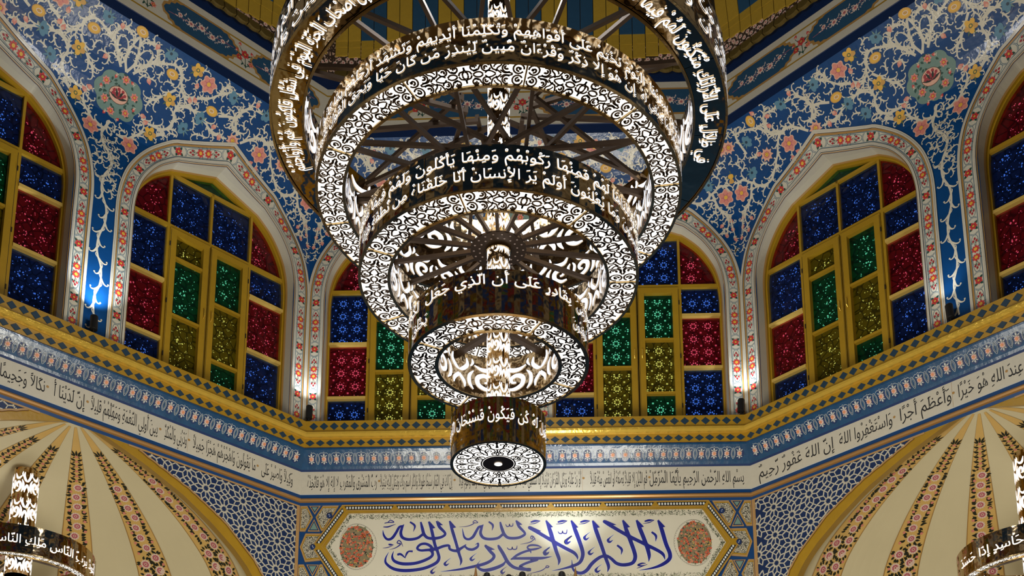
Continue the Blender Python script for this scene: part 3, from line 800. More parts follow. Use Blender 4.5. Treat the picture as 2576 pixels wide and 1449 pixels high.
for k in DET: arab[k] = arabesque(k).build('painted_arabesque', walls[k], 'stuff')

# ---- painted beam (cartouches and rose sprays)
def beam_paint(k):
    p = Paint(lambda u, v, h: P(k, u, -.505 - h, v)); lim = edge_half(.505)
    z0, z1 = 8.345, 8.605
    for sg in (-1, 1):
        for c in (sg * .5 - .0, sg * 1.335):
            hw = .335; zc = (z0 + z1) / 2
            def cart(g, m, h):
                pts = []
                for sx, sz in ((1, 1), (1, -1), (-1, -1), (-1, 1)):
                    q = [(hw - .16, .118), (hw - .135, .105), (hw - .10, .108), (hw - .085, .082), (hw - .05, .075), (hw - .04, .045), (hw - .005, .03), (hw + .012, .0)]
                    if sx * sz < 0: q = q[::-1]
                    pts += [(c + sx * (a + g), zc + sz * (b + (g if b > .02 else 0))) for a, b in q]
                lim2 = lim - .004
                p.poly([(max(-lim2, min(lim2, a)), b) for a, b in pts], m, h)
            cart(.022, 'ochre_line', .001); cart(.004, 'board_blue', .002)
            for j in range(5):
                x = c + (j - 2) * .10; zz = zc + .012 * (-1) ** j; r = (.026, .036, .040, .036, .026)[j]
                p.flower(x, zz, r, 'pale_petal', 'blush', 'mauve', 8, j, .003, pointed=True)
                for t in (0.6, 2.5, 3.8, 5.6):
                    for q in range(3): p.leaf(x + .035 * cos(t) + .01 * q, zz + .04 * sin(t) + .006 * q, t + (q - 1) * .8, .022, .009, 'pale_petal', .0027)
            p.stroke([(c - hw + .03, zc - .02), (c, zc), (c + hw - .03, zc + .02)], .004, 'mauve', .0024)
    for c in (-.9175, 0, .9175):
        for dx, dz, r, m in ((0, .02, .04, 'rose_red'), (-.055, -.035, .03, 'rose_red'), (.06, -.05, .028, 'rose_pink')):
            p.stroke([(c + dx, 8.475 + dz), (c + .01, 8.475 - .1)], .006, 'leaf_green', .0022); p.flower(c + dx, 8.475 + dz, r, m, 'rose_dark' if m == 'rose_red' else 'rose_red', 'amber', 6, dx * 30, .003)
        for dx, dz in ((-.06, .08), (.075, .045), (-.09, .01)): p.bud(c + dx, 8.475 + dz, pi / 2 + dx * 6, .04, 'rose_red'); p.stroke([(c + dx, 8.475 + dz), (c + .0, 8.46)], .004, 'leaf_green', .0022)
        for j in range(9): p.leaf(c + .03 * cos(j * .7), 8.45 + .05 * sin(j * .7), j * .7, .04, .016, 'leaf_green', .0026)
    return p
for k in DET: beam_paint(k).build('painted_cartouches', cn[(k, 'u')], 'stuff')
# ---- corbel tiles, floral frieze, yellow tiles and painted boards above
def tile(w, h, d, m, scal=False):
    mb = MB(); f = lambda u, v, t: (u, t, v)
    if not scal: mb.box(f, -w / 2, w / 2, 0, h, -d, 0, m)
    else:
        lo = [(-w / 2, .018), (-w / 4, .004), (0, 0), (w / 4, .004), (w / 2, .018)]
        A = [(a, -d, b) for a, b in lo]; T_ = [(a, -d * .6, h) for a, b in lo]; Bk = [(a, 0, b) for a, b in lo]
        mb.grid([Bk, A, T_, [(a, 0, h) for a, b in lo]], m)
        for i in (0, -1): mb.face([Bk[i], A[i], T_[i], (lo[i][0], 0, h)], m)
    return mb
PT = .118
tl = shared('corbel_tile', tile(PT - .008, .085, .04, 'umber', True)); ty = shared('yellow_tile', tile(PT - .007, .125, .012, 'board_yellow'))
bb_ = shared('ceiling_board', tile(PT - .006, 1.9, .014, 'board_blue')); by_ = shared('ceiling_board', tile(PT - .006, 1.9, .014, 'board_yellow'))
for k in DET:
    par = cn[(k, 'u')]; lim = edge_half(.6); n = int(2 * lim / PT)
    zb = lambda s: 8.80 + max(0, (abs(s) - .55) / 1.15) * .185        # the floral wedge widens towards each corner
    for i in range(n):
        s = (i - (n - 1) / 2) * PT; H = 9.13 - zb(s)
        for nm, me, e, z, tilt, sc in (('corbel_tile', tl, .56, 8.725, 0, 1), ('yellow_tile', ty, .566, zb(s), 0, H * .55 / .125), ('yellow_tile', ty, .570, zb(s) + H * .57, 0, H * .43 / .125), ('ceiling_board', (bb_ if (i // 2) % 2 else by_), .572, 9.13, atan2(.28, 2.47), 1)):
            o = place(nm, me, par if nm != 'ceiling_board' else ceil, None, P(k, s, -e, z)); o.rotation_euler = (tilt, 0, ROT(k)[2]); o.scale = (1, 1, sc)
    p = Paint(lambda u, v, h: P(k, u, -.568 - h, v)); rnd = random.Random(k + 9)
    for j in range(5):
        for i in range(46):
            s = (i - 22.5) * .076 + (j % 2) * .038; z = 8.825 + j * .040
            if abs(s) < edge_half(.57) - .02 and z < zb(s) - .006: p.flower(s, z, .022, 'pale_petal', 'blush', 'mauve', 7, rnd.random() * 6, .002)
    p.build('painted_flowers', par, 'stuff')

# ================================================================== LOWER WALLS: calligraphy panel and squinches
Zp = 4.803
# ---- far wall below the cornice
mb = MB(); mb.grid([[P(0, s, 0, z) for s in np.linspace(-SIDE, SIDE, 5)] for z in (Zp, 3.2, -CH)], 'stripe_blue')
low = mb.build('wall_far_lower', kind='structure')
def poly3(k, name, pts, m, d, parent, kind=None, e=0):
    """flat raised piece with thickness d"""
    b = MB(); b.face([P(k, s, -e - d, z) for s, z in pts], m)
    n = len(pts)
    for i in range(n):
        a, c = pts[i], pts[(i + 1) % n]; b.face([P(k, a[0], -e, a[1]), P(k, c[0], -e, c[1]), P(k, c[0], -e - d, c[1]), P(k, a[0], -e - d, a[1])], m)
    return b.build(name, parent, kind)
ZM = 4.405
def hexring(top, sx, ax): return [(-sx, top), (sx, top), (ax, ZM), (sx, 2 * ZM - top), (-sx, 2 * ZM - top), (-ax, ZM)]
H1 = hexring(4.798, 1.61, 1.868); H2 = hexring(4.722, 1.552, 1.748)
b = MB()
b.grid([[P(0, s, 0, z) for s, z in H1], [P(0, s, -.022, z) for s, z in H1], [P(0, s, -.022, z) for s, z in H2], [P(0, s, -.004, z) for s, z in H2]], 'gold_paint', True)
b.build('cartouche_frame', low)
pnl = poly3(0, 'calligraphy_panel', H2, 'cream_plaster', .004, low)
pp = Paint(lambda u, v, h: P(0, u, -.022 - h, v))
# tan fillets + bead bars
def bars(x0, z0, x1, z1, n, flip=1):
    """bead bars along one side of the frame, between outer edge and gold band"""
    L = hypot(x1 - x0, z1 - z0); ux, uz = (x1 - x0) / L, (z1 - z0) / L; nx, nz = uz * flip, -ux * flip
    seg = L / n
    for i in range(n):
        a, c = i * seg + .022, (i + 1) * seg - .022
        q = lambda t, w: (x0 + ux * t + nx * w, z0 + uz * t + nz * w)
        pp.poly([q(a - .012, .0), q(c + .012, .0), q(c - .012, .034), q(a + .012, .034)], 'ink_black', .001)
        m = max(3, int((c - a) / .0245))
        for j in range(m): pp.disc(*q(a + (j + .5) * (c - a) / m, .017), .0085, 'relief_white', .002, 8, .012)
bars(-1.60, 4.783, 1.60, 4.783, 7)
for sx in (-1, 1):
    for sz in (-1, 1):
        A = (sx * 1.603, ZM + sz * .372); Bq = (sx * 1.838, ZM + sz * .022); bars(A[0], A[1], Bq[0], Bq[1], 1, sx * sz * -1 if False else (-1 if sx * sz > 0 else 1) * -1)
bars(-1.60, 2 * ZM - 4.783, 1.60, 2 * ZM - 4.783, 7, -1)
def closed_line(pts, w, m, h): pp.stroke(pts, w, m, h, closed=True)
closed_line(hexring(4.794, 1.607, 1.862), .006, 'tan_paint', .0015); closed_line(hexring(4.741, 1.566, 1.778), .004, 'tan_paint', .0015)
pp.build('bead_bars', low, 'stuff')
# leafy border and flower medallions
lp = Paint(lambda u, v, h: P(0, u, -.0045 - h, v)); rnd = random.Random(4)
def strip(x0, z0, x1, z1, wd, n):
    L = hypot(x1 - x0, z1 - z0); ux, uz = (x1 - x0) / L, (z1 - z0) / L; nx, nz = uz, -ux
    if (0 - (x0 + x1) / 2) * nx + (ZM - (z0 + z1) / 2) * nz < 0: nx, nz = -nx, -nz
    for i in range(n):
        t, w = rnd.random() * L, .006 + rnd.random() * wd; a = rnd.uniform(0, 6.28)
        x, z = x0 + ux * t + nx * w, z0 + uz * t + nz * w
        if rnd.random() < .6: lp.leaf(x, z, a, .014, .005, 'moss_green' if i % 3 else 'leaf_dark', .001)
        else: lp.curl(x, z, a, .024, rnd.choice((-1, 1)), .0016, 'moss_green' if i % 2 else 'leaf_dark', .001, turn=1.8, ball=False, n=5)
strip(-1.55, 4.718, 1.55, 4.718, .042, 1500)
for sx in (-1, 1):
    strip(sx * 1.552, 4.718, sx * 1.745, ZM, .03, 170); strip(sx * 1.552, 2 * ZM - 4.718, sx * 1.745, ZM, .03, 170)
strip(-1.55, 2 * ZM - 4.718, 1.55, 2 * ZM - 4.718, .03, 900)
for sx in (-1, 1):
    cx, cz = sx * 1.475, ZM + .003; RX, RZ = .158, .212
    wr = lambda t: RX * (1 + .10 * cos(t) * -sx)
    for i in range(54):
        t = 2 * pi * i / 54; lp.curl(cx + wr(t) * .98 * cos(t), cz + RZ * .98 * sin(t), t + 1.1, .05, 1, .002, 'leaf_dark', .001, turn=3.0, ball=False, n=8)
    lp.disc(cx, cz, RX * .93, 'medallion_ground', .0008, 28, RZ * .93)
    for i in range(330):
        t, q = rnd.uniform(0, 6.28), sqrt(rnd.random()) * .93; x, z = cx + RX * q * cos(t), cz + RZ * q * sin(t); c = rnd.random()
        if c < .30: lp.flower(x, z, .011, 'rose_red' if rnd.random() < .7 else 'rose_pink', 'rose_dark', 'sun_yellow', 5, t, .0022)
        elif c < .5: lp.disc(x, z, .006, 'ink_black', .002, 6)
        elif c < .8: lp.leaf(x, z, rnd.uniform(0, 6.28), .022, .009, 'moss_green', .0016)
        else: lp.leaf(x, z, rnd.uniform(0, 6.28), .02, .006, 'sun_yellow', .0018)
lp.build('painted_foliage', low, 'stuff')
# the large blue inscription, drawn stroke by stroke
CAL=[[1.163,4.62,0.0145,1.192,4.541,0.0348,1.227,4.4,0.0348,1.258,4.309,0.0348,1.251,4.255,0.0337,1.193,4.208,0.0302,1.108,4.176,0.0186,0.99,4.155,0.0023],[0.696,4.614,0.029,0.752,4.574,0.0319,0.891,4.484,0.0319,1.047,4.397,0.0319,1.158,4.335,0.0302,1.201,4.298,0.0261,1.214,4.253,0.0046],[0.976,4.623,0.0145,1.005,4.543,0.0348,1.053,4.403,0.0348,1.078,4.3,0.0319,1.074,4.235,0.0035],[0.857,4.624,0.0145,0.887,4.532,0.0348,0.918,4.435,0.0348,0.95,4.331,0.0348,0.957,4.271,0.0337,0.93,4.223,0.0319,0.857,4.207,0.0319,0.796,4.222,0.0302,0.751,4.265,0.0279,0.713,4.292,0.0244,0.667,4.287,0.0279,0.622,4.26,0.0302,0.576,4.216,0.0319,0.536,4.162,0.0319,0.491,4.136,0.0302,0.446,4.145,0.0261,0.414,4.182,0.0174,0.408,4.26,0.0035],[0.594,4.625,0.0145,0.621,4.536,0.0348,0.669,4.383,0.0319,0.701,4.274,0.0302,0.725,4.196,0.0279,0.715,4.143,0.0035],[0.407,4.628,0.0145,0.44,4.539,0.0348,0.473,4.441,0.0348,0.502,4.337,0.0337,0.498,4.277,0.0319,0.47,4.229,0.029,0.407,4.2,0.0244,0.323,4.177,0.0145,0.236,4.16,0.0023],[0.043,4.565,0.0319,0.128,4.512,0.0319,0.241,4.438,0.0319,0.353,4.369,0.0319,0.426,4.326,0.0302,0.454,4.289,0.0203,0.457,4.26,0.0035],[0.187,4.631,0.0145,0.219,4.542,0.0348,0.246,4.444,0.0348,0.274,4.34,0.0319,0.298,4.261,0.0279,0.289,4.21,0.0035],[0.052,4.617,0.0128,0.092,4.628,0.0197,0.137,4.628,0.0023],[0.038,4.598,0.0023,0.092,4.606,0.0081,0.137,4.627,0.0023],[0.288,4.614,0.0128,0.328,4.624,0.0197,0.373,4.625,0.0023],[0.273,4.595,0.0023,0.327,4.602,0.0081,0.373,4.624,0.0023],[0.486,4.611,0.0128,0.526,4.622,0.0197,0.571,4.622,0.0023],[0.472,4.592,0.0023,0.526,4.6,0.0081,0.571,4.621,0.0023],[1.047,4.611,0.0128,1.086,4.621,0.0197,1.132,4.622,0.0023],[1.032,4.591,0.0023,1.086,4.599,0.0081,1.132,4.621,0.0023],[0.223,4.389,0.0017,0.189,4.362,0.0081,0.171,4.337,0.0232,0.184,4.32,0.0197,0.214,4.338,0.0023],[0.411,4.484,0.0017,0.377,4.457,0.0081,0.358,4.431,0.0232,0.372,4.414,0.0197,0.402,4.432,0.0023],[0.573,4.518,0.0017,0.538,4.491,0.0081,0.52,4.466,0.0232,0.533,4.448,0.0197,0.563,4.467,0.0023],[0.61,4.378,0.0017,0.576,4.351,0.0081,0.557,4.326,0.0232,0.57,4.309,0.0197,0.601,4.327,0.0023],[0.778,4.491,0.0017,0.744,4.464,0.0081,0.725,4.439,0.0232,0.739,4.421,0.0197,0.769,4.44,0.0023],[0.666,4.214,0.0017,0.632,4.188,0.0081,0.614,4.162,0.0232,0.627,4.145,0.0197,0.657,4.163,0.0023],[1.106,4.511,0.0174,1.142,4.474,0.022,1.138,4.421,0.0029],[0.803,4.391,0.0174,0.842,4.351,0.022,0.836,4.301,0.0029],[0.29,4.528,0.0046,0.301,4.509,0.0093,0.323,4.508,0.0093,0.331,4.531,0.007,0.335,4.511,0.0093,0.363,4.508,0.0093,0.369,4.544,0.0046],[1.048,4.219,0.0035,1.014,4.219,0.0139,0.98,4.203,0.0151,1.014,4.197,0.0093,1.062,4.208,0.0029],[1.053,4.207,0.0035,1.008,4.189,0.0081,0.968,4.173,0.0029],[0.06,4.481,0.0058,0.071,4.473,0.007,0.064,4.458,0.007,0.051,4.468,0.007,0.059,4.488,0.007,0.078,4.478,0.007,0.094,4.443,0.0029],[0.091,4.464,0.007,0.043,4.428,0.0081,-0.04,4.41,0.0023],[0.211,4.201,0.007,0.199,4.19,0.0081,0.182,4.192,0.007,0.189,4.207,0.007,0.211,4.203,0.0058],[0.185,4.193,0.0058,0.137,4.161,0.0081,0.024,4.133,0.0017],[0.148,4.38,0.0044,0.103,4.398,0.0166,0.049,4.4,0.0177,0.022,4.382,0.0133,0.043,4.36,0.0188,0.097,4.365,0.0188,0.146,4.379,0.0044],[0.054,4.324,0.0033,0.043,4.35,0.0188,-0.011,4.337,0.0221,-0.07,4.308,0.0221,-0.124,4.27,0.0066],[-0.124,4.271,0.0055,-0.065,4.278,0.0221,0.043,4.278,0.0265,0.15,4.279,0.0243,0.238,4.293,0.0022],[0.107,4.263,0.0221,0.032,4.241,0.0232,-0.024,4.217,0.0232,-0.041,4.199,0.0243,-0.0,4.18,0.0243,0.052,4.17,0.0221],[-0.234,4.406,0.0138,-0.221,4.379,0.0287,-0.188,4.321,0.0309,-0.156,4.257,0.0309,-0.124,4.217,0.0298,-0.081,4.19,0.0276,-0.011,4.175,0.0243,0.052,4.174,0.0199],[-0.167,4.258,0.0066,-0.194,4.221,0.0265,-0.269,4.187,0.0321,-0.355,4.171,0.0298,-0.406,4.195,0.0199,-0.414,4.226,0.0077,-0.387,4.266,0.0022],[-0.342,4.398,0.0249,-0.301,4.346,0.0287,-0.269,4.305,0.0276,-0.291,4.265,0.0265,-0.355,4.231,0.0287,-0.463,4.204,0.0254,-0.575,4.182,0.0193,-0.734,4.164,0.0017],[0.221,4.377,0.0017,0.186,4.348,0.0077,0.168,4.324,0.021,0.18,4.31,0.0177,0.207,4.327,0.0022],[0.411,4.484,0.0017,0.375,4.455,0.0077,0.357,4.431,0.021,0.369,4.417,0.0177,0.397,4.434,0.0022],[-0.646,4.29,0.0017,-0.681,4.261,0.0077,-0.699,4.237,0.021,-0.686,4.223,0.0177,-0.659,4.24,0.0022],[-0.42,4.333,0.0017,-0.455,4.304,0.0077,-0.473,4.28,0.021,-0.46,4.266,0.0177,-0.433,4.283,0.0022],[-0.156,4.381,0.0044,-0.14,4.364,0.0099,-0.116,4.365,0.0099,-0.11,4.387,0.0066,-0.105,4.366,0.0099,-0.075,4.366,0.0099,-0.067,4.398,0.0044],[-0.077,4.634,0.0124,-0.051,4.578,0.0249,0.0,4.515,0.0209,-0.017,4.489,0.0239,-0.066,4.47,0.0259,-0.139,4.471,0.0269,-0.177,4.502,0.0269,-0.202,4.565,0.0269,-0.216,4.623,0.0149],[-0.192,4.507,0.0224,-0.236,4.471,0.0249,-0.309,4.462,0.0259,-0.362,4.475,0.0259,-0.387,4.515,0.0259,-0.38,4.562,0.0209,-0.363,4.601,0.005],[-0.368,4.593,0.006,-0.402,4.578,0.0209,-0.426,4.536,0.0239,-0.455,4.484,0.0259,-0.494,4.463,0.0224,-0.53,4.485,0.0189,-0.548,4.567,0.003],[-0.316,4.627,0.0149,-0.28,4.592,0.0189,-0.287,4.541,0.002],[-0.577,4.58,0.0015,-0.504,4.586,0.006,-0.456,4.605,0.008,-0.441,4.621,0.006],[-0.456,4.626,0.006,-0.436,4.639,0.007,-0.412,4.62,0.007,-0.436,4.616,0.007,-0.458,4.623,0.006],[-0.168,4.601,0.004,-0.158,4.58,0.009,-0.138,4.582,0.009,-0.134,4.603,0.006,-0.129,4.582,0.009,-0.107,4.584,0.009,-0.103,4.611,0.004],[-0.776,4.638,0.0124,-0.749,4.583,0.0269,-0.699,4.524,0.0229,-0.716,4.494,0.0239,-0.772,4.477,0.0269,-0.845,4.479,0.0269,-0.882,4.514,0.0269,-0.9,4.574,0.0269,-0.914,4.632,0.0149],[-0.894,4.516,0.0224,-0.943,4.479,0.0249,-1.016,4.468,0.0269,-1.07,4.485,0.0269,-1.088,4.527,0.0269,-1.079,4.571,0.0209,-1.061,4.611,0.005],[-1.064,4.603,0.006,-1.101,4.587,0.0209,-1.129,4.535,0.0239,-1.158,4.489,0.0259,-1.187,4.471,0.0239,-1.216,4.479,0.0209,-1.239,4.516,0.0169,-1.246,4.558,0.003],[-1.009,4.634,0.0149,-0.966,4.596,0.0189,-0.978,4.54,0.002],[-1.234,4.624,0.007,-1.2,4.631,0.008,-1.151,4.633,0.008,-1.181,4.652,0.007,-1.205,4.631,0.007],[-1.243,4.589,0.007,-1.204,4.589,0.0119,-1.16,4.604,0.007,-1.133,4.614,0.002],[-0.845,4.634,0.0124,-0.817,4.552,0.0269,-0.788,4.421,0.0269,-0.76,4.342,0.0259,-0.75,4.285,0.0269,-0.783,4.239,0.0288,-0.889,4.194,0.0288,-1.035,4.177,0.0308,-1.142,4.194,0.0279,-1.209,4.244,0.0219,-1.217,4.291,0.0149,-1.191,4.351,0.0025],[-0.819,4.369,0.0274,-0.806,4.322,0.0249,-0.847,4.284,0.0274,-0.949,4.246,0.0288,-1.06,4.24,0.0298,-1.134,4.264,0.0269,-1.159,4.306,0.0189,-1.148,4.36,0.003],[-0.804,4.374,0.0249,-0.829,4.406,0.0259,-0.873,4.426,0.0249,-0.917,4.417,0.0229,-0.941,4.384,0.0219,-0.911,4.364,0.0219,-0.853,4.367,0.0249,-0.8,4.369,0.0279],[-0.661,4.638,0.0124,-0.636,4.55,0.0269,-0.601,4.429,0.0259,-0.573,4.324,0.0249,-0.555,4.262,0.0219,-0.565,4.216,0.0025],[-0.804,4.369,0.0249,-0.756,4.384,0.0249,-0.707,4.402,0.0249,-0.664,4.406,0.0219,-0.654,4.372,0.0229,-0.6,4.356,0.0259,-0.547,4.386,0.0229,-0.513,4.415,0.007],[-0.522,4.397,0.0149,-0.498,4.373,0.0229,-0.454,4.367,0.0249,-0.413,4.392,0.0219,-0.408,4.426,0.0109,-0.433,4.411,0.004],[-1.115,4.326,0.0199,-1.086,4.331,0.0209,-1.052,4.302,0.0099,-1.042,4.291,0.003],[-1.047,4.294,0.004,-1.033,4.335,0.0169,-1.014,4.356,0.0149,-0.98,4.356,0.0179],[-1.185,4.374,0.002,-1.131,4.391,0.0075,-1.088,4.425,0.0109,-1.118,4.436,0.009,-1.106,4.459,0.009,-1.086,4.446,0.009,-1.066,4.401,0.0025],[-1.195,4.424,0.0099,-1.176,4.421,0.0169,-1.147,4.42,0.002],[-1.244,4.39,0.002,-1.2,4.395,0.007,-1.156,4.413,0.003],[-0.766,4.213,0.0015,-0.8,4.187,0.007,-0.815,4.164,0.0199,-0.804,4.15,0.0169,-0.78,4.166,0.002],[-0.156,4.205,0.0015,-0.189,4.18,0.007,-0.205,4.157,0.0199,-0.194,4.142,0.0169,-0.17,4.159,0.002]]
SER=[[1.166,4.629,1.226,4.557,1.189,4.547],[0.703,4.628,0.802,4.581,0.746,4.574],[0.98,4.63,1.041,4.56,1.003,4.549],[0.86,4.632,0.92,4.558,0.884,4.551],[0.597,4.629,0.656,4.559,0.618,4.551],[0.41,4.632,0.467,4.561,0.433,4.554],[0.049,4.579,0.146,4.53,0.1,4.525],[0.19,4.635,0.248,4.567,0.213,4.56],[-0.339,4.407,-0.259,4.363,-0.307,4.357],[-0.073,4.639,-0.02,4.594,-0.053,4.589],[-0.77,4.646,-0.717,4.599,-0.746,4.596],[-0.84,4.642,-0.784,4.574,-0.812,4.565],[-0.659,4.645,-0.602,4.576,-0.629,4.568]]

cp = Paint(lambda u, v, h: P(0, u, -.005 - h, v))
for ci_, st in enumerate(CAL):
    pts = [tuple(st[i:i + 3]) for i in range(0, len(st), 3)]; sp = spline(pts, 5)
    sp = [(a, b_, max(w, .0012)) for a, b_, w in sp]
    if max(p[2] for p in pts) > .020: cp.stroke([q[:2] for q in sp], [q[2] + .010 for q in sp], 'relief_white', .0008)
    cp.stroke([q[:2] for q in sp], [q[2] for q in sp], 'ink_blue', .0016 + ci_ * .00003)
    if pts[0][2] > .02: cp.disc(sp[0][0], sp[0][1], sp[0][2] / 2, 'ink_blue', .0032 + ci_ * .00003, 8)
for t in SER: cp.poly([(t[i], t[i + 1]) for i in range(0, 6, 2)], 'ink_blue', .0044)
cp.build('blue_inscription', low, 'stuff', label='large blue thuluth inscription on the cream panel')
# strapwork beside the cartouche: hexagons and triangles in tan, gold and cream on blue
def strap_piece(pts, inner, shrink1=.014, floral=True):
    cx = sum(p[0] for p in pts) / len(pts); cz = sum(p[1] for p in pts) / len(pts)
    Rm = sum(hypot(p_[0] - cx, p_[1] - cz) for p_ in pts) / len(pts)
    def ins(d): return [(cx + (x - cx) * (1 - d / Rm * 1.15), cz + (z - cz) * (1 - d / Rm * 1.15)) for x, z in pts]
    poly3(0, 'strapwork_tile', pts, 'tan_paint', .010, low)
    q = Paint(lambda u, v, h: P(0, u, -.010 - h, v)); q.poly(ins(.012), 'gold_paint' if floral else 'navy_paint', .001); q.poly(ins(.022 if floral else .024), inner, .002)
    return q
def mir(p, s): return [(s * a, b) for a, b in p]
_sc = lambda L: [(-1.61 + (x + 1.61) * .375 / .452, min(z, 4.797)) for x, z in L]
hexes = [_sc(L) for L in ([(-2.058, 4.833), (-1.986, 4.833), (-1.922, 4.691), (-2.0, 4.557), (-2.058, 4.558)], [(-1.82, 4.83), (-1.65, 4.828), (-1.805, 4.56), (-1.83, 4.56), (-1.893, 4.69)], [(-1.994, 4.536), (-1.82, 4.534), (-1.90, 4.41), (-1.821, 4.282), (-1.989, 4.269), (-2.05, 4.41)],
         [(-1.83, 4.245), (-1.805, 4.245), (-1.65, 3.98), (-1.82, 3.98), (-1.893, 4.115)], [(-2.058, 4.245), (-2.0, 4.245), (-1.922, 4.115), (-1.986, 3.98), (-2.058, 3.98)])]
tris = [_sc(L) for L in ([(-1.965, 4.832), (-1.845, 4.83), (-1.905, 4.717)], [(-1.907, 4.67), (-1.972, 4.557), (-1.843, 4.555)], [(-1.972, 4.243), (-1.84, 4.241), (-1.905, 4.135)])]
for s in (-1, 1):
    for h_ in hexes:
        q = strap_piece(mir(h_, -s), 'cream_floral'); q.build('strapwork_inlay', low, 'stuff')
    for t_ in tris:
        q = strap_piece(mir(t_, -s), 'sage_green', floral=False); q.build('strapwork_inlay', low, 'stuff')
    for bx, bz in ((1.722, 4.70), (1.858, 4.405)):
        b = MB(); c = (s * bx, bz)
        rows = [[P(0, c[0] + r * cos(a), -.012 - d, c[1] + r * sin(a)) for a in [i * pi / 8 for i in range(16)]] for r, d in ((.027, 0), (.024, .014), (.014, .022), (.004, .025))]
        b.grid(rows, 'cove_dark', True); b.face(rows[-1], 'relief_white'); b.build('blue_boss', low, smooth=True)

# ---- squinch walls (left and right)
SCAL = [(0, 4.90), (.30, 4.845), (.41, 4.80), (.655, 4.70), (.91, 4.60), (1.09, 4.505), (1.275, 4.40), (1.42, 4.275), (1.56, 4.155), (1.66, 4.03), (1.74, 3.85), (1.79, 3.6)]
RIM = [(0, 4.862), (.2, 4.79), (.54, 4.672), (.87, 4.53), (1.13, 4.375), (1.37, 4.20), (1.51, 4.065), (1.60, 3.93), (1.69, 3.7), (1.74, 3.4), (1.75, 3.0)]
SHELL = [(0, 4.965), (.30, 4.893), (.64, 4.785), (.975, 4.64), (1.25, 4.485), (1.49, 4.30), (1.62, 4.13), (1.71, 3.95), (1.77, 3.7), (1.79, 3.4), (1.79, 3.0)]
TH = .2
def half_interp(tab, x, rev=False):
    return float(np.interp(x, [p[0] for p in tab], [p[1] for p in tab]))
def shell_a(z): return float(np.interp(z, [p[1] for p in SHELL][::-1], [p[0] for p in SHELL][::-1]))
_sz = spline(SHELL, 8); _sl = [0]
for a, b in zip(_sz[:-1], _sz[1:]): _sl.append(_sl[-1] + hypot(a[0] - b[0], a[1] - b[1]))
def shell_at(v):
    a = float(np.interp(v, _sl, [p[0] for p in _sz])); z = float(np.interp(v, _sl, [p[1] for p in _sz])); return a, z
def shell_pt(k, phi, v, h=0):
    a, z = shell_at(v); a = max(0, a - h)
    return P(k, a * cos(phi), TH + a * sin(phi) + (0 if a > 0 else 0), z - h * .3)
def girih_segments():
    """ten-fold strapwork: decagons on a rhombic lattice, bow-ties between"""
    ap = .1092; segs = []
    dec = []
    for j in range(-9, 10):
        for i in range(-7, 8):
            x, z = i * .3535 + (j % 2) * .17675, 4.657 - .1285 * j
            if abs(x) < 2.1 and 3.3 < z < 4.95: dec.append((x, z))
    for x, z in dec:
        q = lambda r, a: (x + r * cos(a), z + r * sin(a))
        for i in range(10):
            a = i * pi / 5; h = pi / 10
            segs += [(q(.024, a), q(.045, a + h)), (q(.045, a + h), q(.024, a + 2 * h)), (q(.045, a + h), q(.074, a + h)), (q(.074, a + h), q(ap, a)), (q(.074, a + h), q(ap, a + 2 * h))]
        A, B, c = (x + .1092, z), (x + .2443, z), (x + .17675, z)
        m = [(x + sx, z + sz) for sx, sz in ((.143, .0245), (.211, .0245), (.211, -.0245), (.143, -.0245))]
        segs += [(A, m[0]), (A, m[3]), (B, m[1]), (B, m[2]), (m[0], m[2]), (m[1], m[3])]
    return segs
GS = girih_segments()
